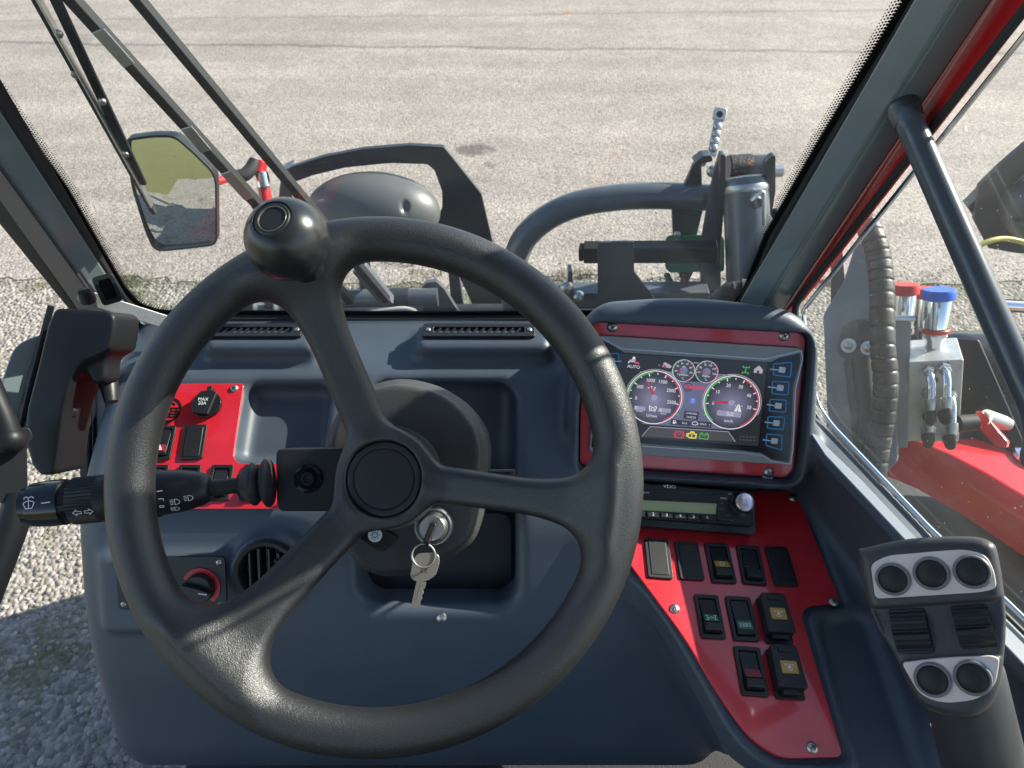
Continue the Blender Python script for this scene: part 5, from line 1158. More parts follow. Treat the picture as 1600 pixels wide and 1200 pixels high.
hx = pp(LH, [(160, 486), (178, 505), (188, 545), (186, 598), (166, 600), (150, 560), (128, 530)], -.03)
d3 = spoly(X[:, :, 0], Y[:, :, 0], roundpoly(hx, .008, 3))[:, :, None]
bd = smin(bd, sext(d3, Z, -.034, -.008, .0045), .010)
surface('housing', bd.astype(np.float32), lo, h, M['blackmetal'], t, LH, 2)
mb = MB()
for u, v, m_, r in ((112, 616, 'steel', .0042), (113, 645, 'gloss', .0048)): c = LH.uv(u, v, -.03); MB().bolt(axis_frame(P(u, v, .675), (.8, -.5, .3)), r, .002).build('bolt', M[m_], t)
pts = [P(158, 556, .70), P(168, 590, .69), P(174, 628, .685)]; MB().tube([P(150, 560, .71)] + pts, [.006, .0085, .0095, .0060], 14).build('latch_pin', M['black'], t)
MB().tube([P(120, 640, .69), P(140, 612, .70), P(156, 590, .71)], .0065, 12).build('latch_rod', M['blackmetal'], t)
q = LH; mb = MB(); ed = [(80, 478), (66, 530), (48, 600), (34, 660), (26, 690)]
for i in range(len(ed) - 1): pass
mb.tube([LH.hit(u, v, -.02) for u, v in ed], .0032, 8); mb.build('edge_fold', M['blackmetal'], t)
# door check strap
a, b = P(134, 464, .745), P(268, 506, .800)
t = thing('door_strap', 'flat zinc door check strap with a rubber foot beside the left pillar', 'strap', None, loc=a)
d = (b - a); sf = Frame(a, d, Vector((0, .5, .86))); L = d.length
mb = MB(); q = arc(0, 0, .0075, 90, 270, 10) + [(L, -.0075), (L, .0075)]; mb.prism(sf, q, -.003, .003); mb.build('bar', M['dullsteel'], t, bevel=.0008)
MB().lathe(axis_frame(P(138, 468, .748), (.1, -.2, 1)), [(.0085, 0), (.0082, .006), (.0062, .012), (.004, .013)], 24).build('rubber_foot', M['rubber'], t)
MB().bolt(axis_frame(P(228, 500, .79), (.1, -.6, .8)), .006).build('bolt', M['steel'], t)
# striker bracket on the pillar
sp = wsd(168, 452, .055); mb = MB(); f = axis_frame(sp, (EYE - sp), (0, 0, 1)); mb.ring(f, rrect(0, 0, .020, .030, .004), rrect(0, 0, .012, .020, .003), -.02, .0); mb.box(f, 0, 0, .016, .026, -.022, -.018)
tag(mb.build('door_striker', M['blackmetal'], None, bevel=.001), 'small black square striker opening in the left pillar above the strap', 'striker')
# dark door post with sealing ribs next to the dash end
t = thing('door_post', 'dark ribbed door post between the latch housing and the dashboard end', 'post', None, loc=P(140, 760, .76))
for i, (u0, u1, m_, dd) in enumerate(((118, 136, 'rubber', .760), (136, 144, 'gloss', .765), (144, 166, 'darkpaint', .770))):
    A = [P(u0, 560, dd), P(u1, 560, dd), P(u1 + 6, 850, dd + .03), P(u0 + 8, 850, dd + .03)]; nn = (A[1] - A[0]).cross(A[2] - A[0]).normalized(); nn = nn if nn.dot(EYE - A[0]) > 0 else -nn
    mb = MB(); mb.add(A + [p - nn * .02 for p in A], [(0, 3, 2, 1), (4, 5, 6, 7), (0, 1, 5, 4), (1, 2, 6, 5), (2, 3, 7, 6), (3, 0, 4, 7)]); mb.build(('seal', 'seal_lip', 'frame')[i], M[m_], t, bevel=.003)
# door window edge further out
t = thing('open_door', 'edge of the open left door with a grey-green rounded frame behind the latch housing', 'door', None, loc=P(30, 620, .8))
fd = Frame(P(40, 600, .79), (.75, .65, 0), (0, .35, .94)); fd = facing(40, 600, .79)
q = roundpoly(pp(fd, [(6, 585), (22, 540), (56, 524), (84, 520), (70, 640), (52, 700), (-20, 720), (-10, 640)]), .012, 4); MB().prism(fd, q, -.02, 0).build('frame', M['paint'], t, bevel=.004)
MB().tube([fd.hit(u, v, .004) for u, v in ((66, 524), (50, 580), (32, 650), (22, 700))], .003, 8).build('seal', M['rubber'], t)
# grab handle in the door opening
t = thing('door_grab_handle', 'black tubular grab handle with welded bracket at the left edge of the cab', 'grab handle', None, loc=P(20, 720, .60))
MB().tube(spline([P(-50, 520, .60), P(-24, 590, .602), P(2, 650, .605), P(14, 684, .607)], 6), .0105, 18).build('upper_tube', M['blackmetal'], t)
br = facing(22, 740, .612); q = roundpoly(pp(br, [(-10, 672), (30, 668), (46, 668), (52, 682), (42, 700), (44, 780), (36, 796), (10, 790), (-12, 780)]), .003, 3)
MB().prism(br, q, -.035, 0).build('bracket', M['blackmetal'], t, bevel=.0025)
MB().ball(P(15, 688, .607), .0125).build('weld', M['blackmetal'], t)
MB().tube(spline([P(32, 776, .618), P(24, 806, .612), P(2, 868, .606), P(-34, 960, .60)], 6), .0125, 18).build('lower_tube', M['blackmetal'], t)
# ---------------------------------------------------------------- wiper outside the windscreen
t = thing('windscreen_wiper', 'long pantograph wiper with two dark arms and a blade outside the windscreen', 'wiper', None, loc=WS.hit(600, 478, -.05))
def wbar(a, b, w, th, h0, nm, m='darkpaint', h1=None, parent=None):
    A, B = WS.hit(*a, h0), WS.hit(*b, h0 if h1 is None else h1); d = (B - A); f = Frame(A, d, WS.n.cross(d)); L = d.length
    mb = MB(); mb.prism(f, [(0, -w / 2), (L, -w / 2), (L, w / 2), (0, w / 2)], -th, 0); return mb.build(nm, M[m], parent or t, bevel=.0012)
wbar((-4, -120), (412, 336), .0100, .010, -.018, 'arm', 'blackmetal'); A1 = wbar((109, -120), (604, 474), .0090, .010, -.026, 'arm', 'blackmetal')
wbar((398, 322), (548, 476), .0100, .010, -.018, 'arm', 'blackmetal')
for a, b in (((152, 48), (202, 104)), ((290, 200), (322, 238)), ((352, 270), (390, 312))): wbar(a, b, .0120, .002, -.0165, 'arm_clip', 'steel')
wbar((560, 424), (606, 478), .016, .014, -.030, 'arm_head', 'tubepaint')
b0 = wbar((-15, -120), (240, 336), .0052, .006, -.014, 'blade', 'rubber'); wbar((28, -120), (222, 290), .0085, .004, -.014, 'blade_bridge', 'blackmetal')
wbar((-10, -120), (236, 326), .0016, .008, -.010, 'blade_strip', 'steel')
for p in ((92, 52), (118, 116), (160, 158), (196, 240)): MB().bolt(axis_frame(WS.hit(*p, -.014), WS.n), .0035, .003).build('blade_joint', M['steel'], t)
# ---------------------------------------------------------------- left mirror on its arm
mo = P(270, 300, 1.32); mn = (Vector((.02, -.97, .0)) + Vector((.30, 0, .24))).normalized(); mn = Vector((.08, -1.0, .015)).normalized()
MF = Frame(mo, Vector((1, 0, 0)) - mn * mn.x, mn.cross(Vector((1, 0, 0)) - mn * mn.x))
mp_ = [(197, 214), (240, 208), (274, 208), (302, 232), (334, 264), (340, 280), (341, 374), (334, 381), (300, 385), (252, 390), (240, 384), (228, 356), (208, 290)]
t = thing('wing_mirror', 'black wing mirror showing green grass left of the front guard', 'mirror', MF)
o_ = [(p[0], p[1]) for p in roundpoly(pp(MF, mp_), .012, 4)]; cxm = sum(p[0] for p in o_) / len(o_); cym = sum(p[1] for p in o_) / len(o_)
sc = lambda k: [(cxm + (x - cxm) * k, cym + (y - cym) * k) for x, y in o_]
mb = MB(); n = len(o_); rings = [(1.0, .002), (1.0, -.012), (.92, -.035), (.72, -.055), (.35, -.062)]; vs = []
for k, hh in rings: vs += [MF.w(x, y, hh) for x, y in sc(k)]
fs = []
for r_ in range(len(rings) - 1): fs += [(r_ * n + i, (r_ + 1) * n + i, (r_ + 1) * n + (i + 1) % n, r_ * n + (i + 1) % n) for i in range(n)]
fs.append(tuple((len(rings) - 1) * n + i for i in range(n - 1, -1, -1))); mb.add(vs, fs); mb.build('housing', M['black'], t)
mb = MB(); vs = []; fs = []; K = 10
for k in range(K + 1):
    for x, y in sc(.965 * max(k, .02) / K): vs.append(MF.w(x, y, .0080 - ((x - cxm) ** 2 + (y - cym) ** 2) / 1.7))
for k in range(K): fs += [(k * n + i, (k + 1) * n + i, (k + 1) * n + (i + 1) % n, k * n + (i + 1) % n) for i in range(n)]
fs.append(tuple(range(n))); mb.add(vs, fs).build('mirror_glass', M['mirror'], t)
MB().ring(MF, o_, sc(.962), -.002, .009).build('rim', M['black'], t, smooth=0)
red_arm = MB().tube(spline([MF.w(.02, .01, -.05), P(330, 284, 1.42), P(356, 278, 1.46), P(372, 275, 1.48)], 5), .0085, 14); red_arm.build('arm', M['hood'], t)
MB().tube(spline([P(368, 276, 1.475), P(382, 273, 1.48), P(392, 264, 1.485), P(399, 252, 1.49)], 5), .0135, 16).build('arm_elbow', M['rubber'], t)
t = thing('marker_post', 'short red post with a chrome band left of the headlight guard', 'post', None, loc=P(416, 330, 1.52))
MB().tube([P(404, 250, 1.50), P(420, 334, 1.53)], .013, 16).build('post', M['hood'], t); MB().tube([P(408, 270, 1.498), P(413, 292, 1.505)], .0142, 16).build('band', M['chrome'], t)
MB().tube([P(404, 268, 1.498), P(408, 252, 1.495)], .0138, 16).build('cap', M['redcap'], t)
# ---------------------------------------------------------------- headlight guards and headlights
def ypl(u, v, y, lean=.12): o = PY(u, v, y); return Frame(o, (1, 0, 0), (0, -lean, 1))
GF = ypl(620, 300, 1.52)
outer = [(452, 262), (505, 245), (568, 233), (640, 227), (694, 230), (752, 303), (770, 380), (785, 440), (792, 500), (752, 500), (735, 470), (700, 395), (683, 348), (691, 324), (691, 300), (679, 267), (668, 257), (610, 255), (540, 262), (490, 274), (456, 286)]
t = thing('headlight_guard', 'flat dark arched headlight guard plate beyond the top of the steering wheel', 'guard', GF)
MB().prism(GF, roundpoly(pp(GF, outer), .004, 2), -.012, 0).build('arch_plate', M['darkpaint'], t, bevel=.0012)
A = GF.hit(452, 262, 0); MB().prism(GF, pp(GF, [(440, 268), (455, 261), (457, 330), (446, 480), (420, 480), (428, 380), (436, 300)]), -.035, -.001).build('side_leg', M['tubepaint'], t, bevel=.001)
mbp = MB(); mbp.prism(GF, pp(GF, [(700, 430), (716, 430), (726, 496), (706, 496)]), -.04, -.013); mbp.build('stay', M['darkpaint'], t, bevel=.001)
c = PY(584, 330, 1.47); hf = Frame(c, (1, -.06, 0), (0, .25, 1)); h = .004; lo = (-.17, -.12, -.12); G = grid(lo, (.17, .12, .12), h); X, Y, Z = G
kx = .150; lamp = (np.sqrt((X / kx) ** 2 + ((Y + .0) / .086) ** 2 + (Z / .085) ** 2) - 1) * .085
lamp = smax(lamp, -(X + .155) * .9 - (Y - .02) * .4, .02)
lamp = smax(lamp, -np.maximum(np.maximum(np.abs(Y + .010 - X * .12) - .0035, X - .01), -(Z - .02)), .004)
lamp = smax(lamp, -(np.sqrt((X - .085) ** 2 * 1.8 + (Y - .030) ** 2 * .6 + (Z - .070) ** 2) - .014), .003)
lamp = smax(lamp, -(np.sqrt((X - .005) ** 2 + (Y + .085) ** 2 + (Z - .06) ** 2) - .055), .006)
t = thing('headlight', 'grey rounded headlight housing inside the dark arched guard', 'headlight', hf)
surface('housing', lamp.astype(np.float32), lo, h, M['lampshell'], t, hf, 2)
MB().lathe(hf.at(0, -.01, -.05), [(.07, 0), (.062, -.02), (.075, -.045), (.03, -.05), (.0001, -.05)], 32, False).build('lens', M['chrome'], t)
MB().tube([hf.w(-.03, -.08, .02), hf.w(-.03, -.19, .0)], .016, 12).build('bracket', M['darkpaint'], t)
# right guard, mostly cut by the frame
GR = ypl(1590, 310, 1.42)
hole = pp(GR, [(1581, 352), (1578, 330), (1578, 306), (1586, 288), (1602, 272), (1640, 262), (1680, 270), (1700, 310), (1690, 350), (1640, 372), (1600, 366)])
op = pp(GR, [(1545, 388), (1522, 345), (1530, 292), (1560, 262), (1602, 226), (1670, 196), (1740, 196), (1790, 300), (1760, 380), (1660, 400), (1590, 396)])
t = thing('headlight_guard', 'dark headlight guard plate with a round cut-out at the right edge', 'guard', GR)
MB().ring(GR, op, hole, -.012, 0).build('arch_plate', M['darkpaint'], t, smooth=0, bevel=.001)
MB().tube([GR.w(x, y, .0) for x, y in hole], .005, 8, True).build('cut_out_rim', M['tubepaint'], t)
MB().prism(GR, pp(GR, [(1516, 330), (1548, 298), (1552, 300), (1530, 350)]), -.04, -.014).build('side_leg', M['tubepaint'], t, bevel=.001)
c = PY(1672, 322, 1.40); h2 = Frame(c, (1, -.06, 0), (0, .25, 1))
t = thing('headlight', 'dark headlight housing behind the right guard at the frame edge', 'headlight', h2)
surface('housing', lamp.astype(np.float32)[::2, ::2, ::2], lo, .008, M['lampshell'], t, h2, 2)
tag(MB().tube(spline([P(1530, 384, 1.36), P(1552, 375, 1.36), P(1580, 374, 1.37), P(1640, 390, 1.38)], 5), .0052, 10).build('yellow_hose', M['yellow']), 'thin yellow-green hose arching below the right headlight guard', 'hose')
# ---------------------------------------------------------------- front linkage
t = thing('front_hoop', 'thick grey bent steel tube hoop in front of the dashboard display', 'hoop', None, loc=P(812, 400, 1.60))
MB().tube(spline([P(806, 520, 1.72), P(802, 440, 1.64), P(810, 392, 1.60), P(829, 361, 1.575), P(865, 334, 1.555), P(910, 317, 1.54), P(970, 308, 1.53), P(1030, 306, 1.525), P(1090, 308, 1.52), P(1120, 309, 1.518)], 6), .0285, 24).build('tube', M['tubepaint'], t)
t = thing('hitch_bracket', 'dark hitch bracket of upright plates carrying a galvanised strap', 'bracket', None, loc=P(1110, 460, 1.5))
BF = ypl(1110, 340, 1.30, .0)
def plate_at(nm, px, y, th, m='darkpaint', tw=0.0, rad=.003):
    f = PY(px[0][0], px[0][1], y); f = Frame(f, (math.cos(tw), math.sin(tw), 0), (0, 0, 1)); return MB().prism(f, roundpoly(pp(f, px), rad, 2), -th, 0).build(nm, M[m], t, bevel=.001)
plate_at('rear_plate', [(1072, 284), (1084, 256), (1096, 252), (1098, 330), (1088, 372), (1052, 372), (1050, 330)], 1.42, .012)
o = plate_at('front_plate', [(1110, 300), (1118, 262), (1124, 243), (1130, 241), (1130, 330), (1126, 400), (1127, 470), (1094, 470), (1096, 380)], 1.36, .012, 'tubepaint')
plate_at('edge_bar', [(1126, 242), (1134, 242), (1133, 310), (1126, 385), (1124, 384), (1124, 300)], 1.335, .02)
plate_at('outer_plate', [(1196, 254), (1206, 244), (1212, 243), (1212, 300), (1206, 336), (1198, 330)], 1.32, .018)
plate_at('lug', [(1084, 256), (1098, 244), (1112, 243), (1114, 252), (1098, 256)], 1.36, .03)
for u, v, r in ((1113, 267, .012), (1125, 246, .006), (1098, 254, .008), (1058, 366, .007)): MB().bolt(axis_frame(P(u, v, 1.50 if u < 1110 else 1.44), (-.1, -1, .3)), r, r).build('bolt', M['steel'], t)
MB().tube([P(1136, 264, 1.47), P(1200, 262, 1.47)], .027, 20).build('pivot_tube', M['darkpaint'], t); MB().tube([P(1139, 264, 1.468), P(1172, 262, 1.468)], .0282, 20).build('pivot_grease', M['brown'], t)
MB().tube([P(1204, 268, 1.45), P(1222, 267, 1.45)], .012, 14).build('pivot_pin', M['steel'], t)
# galvanised strap with holes
t = thing('hanger_strap', 'upright galvanised strap with a row of holes above the hitch bracket', 'strap', None, loc=P(1112, 244, 1.50))
a, b = P(1112, 244, 1.50), P(1126, 170, 1.50); d = b - a; f = Frame(a, d, Vector((1, 0, 0)) * -1); L = d.length
mb = MB(); mb.prism(f, rrect(L * .5, 0, L * 1.0, .019, .005), -.004, .004); mb.build('strap', M['steel'], t, bevel=.001)
mb = MB(); mb.prism(f, rrect(L * .88, .0, L * .26, .027, .006), -.006, .006); mb.build('eye_end', M['steel'], t, bevel=.002)
mb = MB(); mb.lathe(f.at(L * .86, .001, .0061), [(.0001, 0), (.0070, 0)], 16, False); mb.build('eye_hole', M['gloss'], t, smooth=0)
for i in range(4):
    k = .16 + .15 * i; MB().bolt(f.at(L * k, .0, .004), .0085, .006).build('link_nut', M['steel'], t)
    if i < 3: MB().box(f.at(L * (k + .075), 0, .0041), 0, 0, .006, .012, 0, .0004).build('slot', M['gloss'], t, smooth=0)
# slack hoses and a loose cable about the hitch
tag(MB().tube(spline([P(1210, 330, 1.52), P(1222, 360, 1.50), P(1218, 410, 1.50), P(1196, 450, 1.52), P(1180, 490, 1.55)], 6), .010, 12).build('hitch_hose', M['rubber']), 'black rubber hose hanging on the far side of the lift cylinder', 'hose')
tag(MB().tube(spline([P(1042, 430, 1.62), P(1056, 452, 1.58), P(1090, 462, 1.56), P(1128, 452, 1.55), P(1150, 430, 1.54)], 6), .0075, 12).build('hitch_hose', M['rubber']), 'thin black hose sagging below the green block', 'hose')
# hydraulic cylinder
ct, cb = P(1165, 284, 1.42), P(1172, 500, 1.48); ca = (cb - ct).normalized()
t = thing('lift_cylinder', 'grey painted hydraulic lift cylinder next to the right windscreen pillar', 'cylinder', None, loc=cb)
fc = axis_frame(ct, ca, (1, 0, 0)); Lc = (cb - ct).length
MB().lathe(fc, [(.030, -.012), (.040, -.008), (.044, .002), (.0445, .012), (.0445, Lc)], 40).build('barrel', M['tubepaint'], t)
MB().lathe(fc, [(.045, .006), (.0462, .010), (.0462, .016), (.045, .020)], 40, False).build('weld_ring', M['steel'], t)
g = P(1184, 318, 1.378); MB().tube([g + Vector((.0, .02, 0)), g], .011, 14).build('port', M['tubepaint'], t); MB().tube(spline([P(1172, 314, 1.36), P(1184, 304, 1.36), P(1193, 302, 1.36), P(1194, 330, 1.37), P(1194, 352, 1.38)], 4), .004, 8).build('pin_clip', M['steel'], t)
# cross bar, hanging plate, green spool
t = thing('cross_bar', 'black square cross bar with a dark hanging plate in front of the windscreen', 'bar', None, loc=P(1000, 394, 1.5))
mb = MB(); A, B = P(912, 394, 1.50), P(1120, 393, 1.46); mb.bar(A, B, .036, .036); mb.build('bar', M['black'], t, bevel=.003)
mb = MB(); A2 = P(905, 394, 1.502); mb.bar(A2, A, .030, .030); mb.build('end_plug', M['gloss'], t, bevel=.003)
f = Frame(P(960, 420, 1.455), (1, 0, 0), (0, -.12, 1)); MB().prism(f, pp(f, [(934, 379), (990, 378), (991, 425), (1022, 466), (1022, 500), (934, 500)]), -.006, .0).build('hanging_plate', M['darkpaint'], t, bevel=.001)
f = facing(1086, 396, 1.57)
t = thing('green_block', 'green rounded plastic block behind the black cross bar', 'block', f)
MB().prism(f, roundpoly(pp(f, [(1040, 372), (1046, 367), (1128, 367), (1132, 374), (1132, 424), (1046, 426), (1039, 418)]), .006, 3), -.07, 0).build('block', M['greencap'], t, bevel=.006, seg=3)
MB().prism(f, roundpoly(pp(f, [(1058, 422), (1084, 424), (1076, 440), (1066, 444)]), .004), -.05, -.01).build('stem', M['brown'], t, bevel=.003)
# axle beams behind the dash top
t = thing('front_beam', 'grey-blue front beam with a round steering cylinder just beyond the dash top', 'beam', None, loc=P(700, 480, 1.65))
mb = MB(); mb.bar(P(330, 520, 1.80), P(1230, 520, 1.76), .12, .10); mb.build('beam', M['darkpaint'], t, bevel=.006)
MB().tube([P(360, 470, 1.66), P(684, 464, 1.64)], .0215, 24).build('steering_cylinder', M['tubepaint'], t)
MB().tube([P(610, 464, 1.642), P(640, 463.5, 1.641)], .0225, 24).build('cylinder_band', M['darkpaint'], t)
f = ypl(690, 470, 1.40, 0); MB().prism(f, roundpoly(pp(f, [(656, 452), (666, 442), (682, 440), (694, 452), (724, 500), (664, 500)]), .004), -.014, 0).build('end_plate', M['tubepaint'], t, bevel=.002)
MB().tube(spline([P(560, 492, 1.5), P(600, 486, 1.5), P(632, 483, 1.5), P(652, 490, 1.5), P(660, 505, 1.52)], 5), .006, 10).build('white_hose', mat('white_hose', (.5, .5, .48), .4), t)
mb = MB(); mb.bar(P(865, 462, 1.60), P(1105, 460, 1.57), .05, .04); mb.build('rail', M['tubepaint'], t, bevel=.003)
MB().bolt(axis_frame(P(886, 448, 1.56), (-.3, -1, .3)), .014, .02).build('bolt', M['steel'], t); MB().bolt(axis_frame(P(905, 462, 1.56), (-.3, -1, .3)), .012, .02).build('bolt', M['steel'], t)
f = ypl(892, 460, 1.34, 0); MB().prism(f, pp(f, [(888, 424), (894, 424), (900, 500), (882, 500)]), -.03, 0).build('rail_plate', M['tubepaint'], t, bevel=.001)
for u, w_ in ((402, 14), (436, 18), (460, 12)):
    MB().tube([P(u, 512, 1.62), P(u + 2, 474, 1.60)], w_ * .0009, 14).build('coupling', M['steel'], t)
t = thing('cable_grommet', 'ribbed grey-black cable hose passing behind the display hood at the pillar foot', 'hose', None, loc=P(1165, 470, .86))
pts = spline([P(1120, 476, .885), P(1138, 460, .875), P(1165, 456, .87), P(1192, 466, .865), P(1212, 490, .86)], 8)
MB().tube(pts, [.013 + .0012 * (i % 2) for i in range(len(pts))], 16).build('hose', M['rubber'], t)
MB().tube(pts[14:], .0158, 18).build('sleeve', mat('grey_sleeve', (.16, .15, .14), .6), t)
# ---------------------------------------------------------------- right side: hoses, couplings, valve block, fender
pts = spline([P(1322, 352, 1.12), P(1345, 342, 1.09), P(1362, 366, 1.06), P(1374, 410, 1.05), P(1378, 460, 1.04), P(1379, 540, 1.03), P(1384, 600, 1.03), P(1378, 660, 1.04), P(1368, 720, 1.05), P(1362, 800, 1.06)], 24)
rs = [.0172 - (.0016 if i % 8 == 0 else 0) for i in range(len(pts))]
t = thing('spiral_hose', 'dark hydraulic hose in a ribbed spiral sleeve outside the right window', 'hose', None, loc=pts[-1])
MB().tube(pts, rs, 18).build('hose', mat('worn_hose_sleeve', (.020, .020, .021), .45, bump=(260, .3, .002), var=(40, (.045, .043, .040), .45, .7)), t)
pts2 = spline([P(1350, 560, 1.10), P(1356, 640, 1.09), P(1352, 700, 1.09), P(1346, 780, 1.10)], 8)
tag(MB().tube(pts2, .015, 14).build('hydraulic_hose', M['rubber']), 'plain black hydraulic hose just left of the ribbed spiral hose', 'hose')
t = thing('side_bracket', 'blue-grey plate bracket with white-washered bolts outside the right window', 'bracket', None, loc=P(1320, 700, 1.1))
f = facing(1330, 560, 1.13, (-.2, 0, 0)); MB().prism(f, roundpoly(pp(f, [(1286, 492), (1318, 440), (1336, 382), (1352, 378), (1360, 450), (1396, 520), (1402, 720), (1330, 800), (1292, 640)]), .006, 2), -.02, 0).build('plate', M['bracketpaint'], t, bevel=.002)
MB().prism(f, roundpoly(pp(f, [(1308, 540), (1318, 508), (1340, 498), (1372, 505), (1374, 575), (1345, 576), (1312, 556)], .003), .006, 3), .0, .004).build('black_plate', M['darkpaint'], t, bevel=.001)
MB().prism(f, pp(f, [(1320, 564), (1332, 560), (1352, 720), (1338, 720)], .001), .0, .010).build('rib', M['darkpaint'], t, bevel=.001)
for u, v in ((1326, 540), (1357, 544)):
    c = f.uv(u, v, .004); o = MB().lathe(f.at(c[0], c[1], .004), [(.0115, 0), (.0112, .002), (.006, .0024)], 28).build('washer', mat('white_washer', (.6, .62, .62), .45), t) ; MB().bolt(f.at(c[0], c[1], .006), .0062, .006).build('bolt', M['steel'], o)
# dark bracket further ahead
f = facing(1310, 410, 1.5); tag(MB().prism(f, roundpoly(pp(f, [(1298, 404), (1316, 384), (1320, 440), (1320, 520), (1298, 520)]), .004), -.05, 0).build('frame_upright', M['darkpaint'], None, bevel=.002), 'dark steel upright seen through the front corner of the right window', 'upright')
def coupling(u, v, dpt_, capm, label, r=.026, ring=None, tilt=(0.03, .02, 1)):
    b = P(u - 4, v + 72, dpt_ + .02); f = axis_frame(b, P(u, v, dpt_) - b + Vector((0, 0, .01)), (0, 1, 0)); t = thing('hydraulic_coupling', label, 'coupling', f, 'hydraulic quick couplings by the valve block')
    L = (P(u, v, dpt_) - b).length
    MB().lathe(f, [(r * .55, -.012), (r * .6, 0), (r * .80, .008), (r * .80, L * .28), (r * .88, L * .30), (r * .88, L * .95), (r * .8, L)], 32).build('body', M['chrome'], t)
    if ring: MB().lathe(f, [(r * .9, L * .18), (r * .96, L * .20), (r * .96, L * .26), (r * .9, L * .28)], 32, False).build('ring', M[ring], t)
    MB().lathe(f, [(r * .96, L * .90), (r * 1.08, L * .92), (r * 1.10, L * 1.06), (r * 1.0, L * 1.12), (.0001, L * 1.13)], 32, False).build('dust_cap', M[capm], t)
coupling(1446, 458, 1.24, 'redcap', 'chrome coupling with a dull red cap half hidden behind the blue-capped one', .019)
coupling(1412, 452, 1.17, 'redcap', 'chrome coupling with a red cap right beside the ribbed spiral hose', .0195, None)
coupling(1464, 460, 1.10, 'bluecap', 'chrome coupling with a bright blue cap and a red ring', .0215, 'redcap')
# valve block with elbows
vb = P(1460, 612, 1.10); VF = Frame(P(1462, 560, 1.08), (.96, -.18, -.06), (-.02, .28, .96))
VF = facing(1462, 560, 1.08, (.12, -.25, -.35)); t = thing('valve_block', 'grey machined hydraulic valve block with plated elbow fittings', 'valve block', VF)
q = pp(VF, [(1420, 566), (1506, 562), (1498, 690), (1416, 690)]); MB().prism(VF, q, -.085, 0).build('block', M['alu'], t, bevel=.002)
for u, v, L in ((1452, 578, 58), (1476, 574, 62), (1450, 612, 60), (1484, 614, 60)):
    c = VF.uv(u, v); p0 = VF.w(c[0], c[1], -.002); MB().lathe(VF.at(c[0], c[1], 0), [(.0095, 0), (.0095, .009), (.0075, .011), (.0075, .016)], 6, True).build('nut', M['steel'], t, smooth=0)
    MB().tube(spline([p0 + VF.n * .012, p0 + VF.n * .026, p0 + VF.n * .034 - CU * .010, p0 + VF.n * .034 - CU * .022, p0 + VF.n * .034 - CU * .040], 5), .0060, 16).build('elbow', M['chrome'], t)
    p1 = p0 + VF.n * .034 - CU * .030; MB().lathe(axis_frame(p1, -CU), [(.0080, 0), (.0082, .012), (.0070, .014), (.0070, .018)], 20).build('hose_end', M['steel'], t); MB().tube(spline([p1 - CU * .016, p1 - CU * .03, p1 - CU * .05 - VF.n * .03, p1 - CU * .06 - VF.n * .07], 5), .0068, 12).build('fitting_hose', M['rubber'], t)
c = VF.uv(1462, 594); MB().bolt(VF.at(c[0], c[1], 0), .004, .002).build('port_plug', M['gloss'], t)
MB().tube([P(1388, 497, 1.10), P(1428, 498, 1.10)], .005, 10).build('handle_bar', M['steel'], t)
f = facing(1405, 600, 1.12); MB().prism(f, pp(f, [(1392, 500), (1424, 500), (1418, 700), (1392, 700)]), -.03, 0).build('mounting_plate', M['concrete'], t, bevel=.002)
# red engine cover beside the cab
FZ = 1.03
def z_(u, v, z=FZ): return PZ(u, v, z)
top = [z_(1389, 690), z_(1460, 718), z_(1530, 756), z_(1600, 800), z_(1720, 880), z_(1900, 860), z_(1900, 690), z_(1600, 696), z_(1500, 690)]
inn = [p + Vector((.0, .0, 0)) for p in top]; bot = [Vector((p.x - .012, p.y - .012, FZ - .060)) for p in top]
lift = [p + (sum(top, Vector()) / len(top) - p) * .10 + Vector((0, 0, .018)) for p in top]
n = len(top); vs = bot + top + lift; fs = [tuple(2 * n + i for i in range(n))]
for r_ in (0, 1): fs += [(r_ * n + i, r_ * n + (i + 1) % n, (r_ + 1) * n + (i + 1) % n, (r_ + 1) * n + i) for i in range(n)]
fs = [q[::-1] for q in fs]
t = thing('engine_cover', 'glossy red engine cover beside the cab beyond the right window sill', 'cover', None, loc=top[1])
MB().add(vs, fs).build('cover', M['hood'], t, bevel=.006, seg=3)
bm_ = bpy.data.objects['cover']; 
f = facing(1548, 670, 1.11, (-.5, 0, 0)); q = pp(f, [(1524, 642), (1534, 642), (1574, 690), (1572, 700), (1556, 698), (1522, 662)]); MB().prism(f, q, -.012, 0).build('lug', M['hood'], t, bevel=.002)
MB().tube([P(1496, 662, 1.10), P(1524, 660, 1.10)], .013, 16).build('rubber_plug', M['rubber'], t); MB().tube([P(1540, 652, 1.12), P(1568, 661, 1.13), P(1578, 664, 1.13)], [.013, .012, .009], 16).build('connector', M['steel'], t)
MB().lathe(axis_frame(z_(1612, 712, FZ + .02), (0, 0, 1)), [(.03, 0), (.028, .008), (.012, .010), (.0001, .012)], 24, False).build('cap', M['chrome'], t)
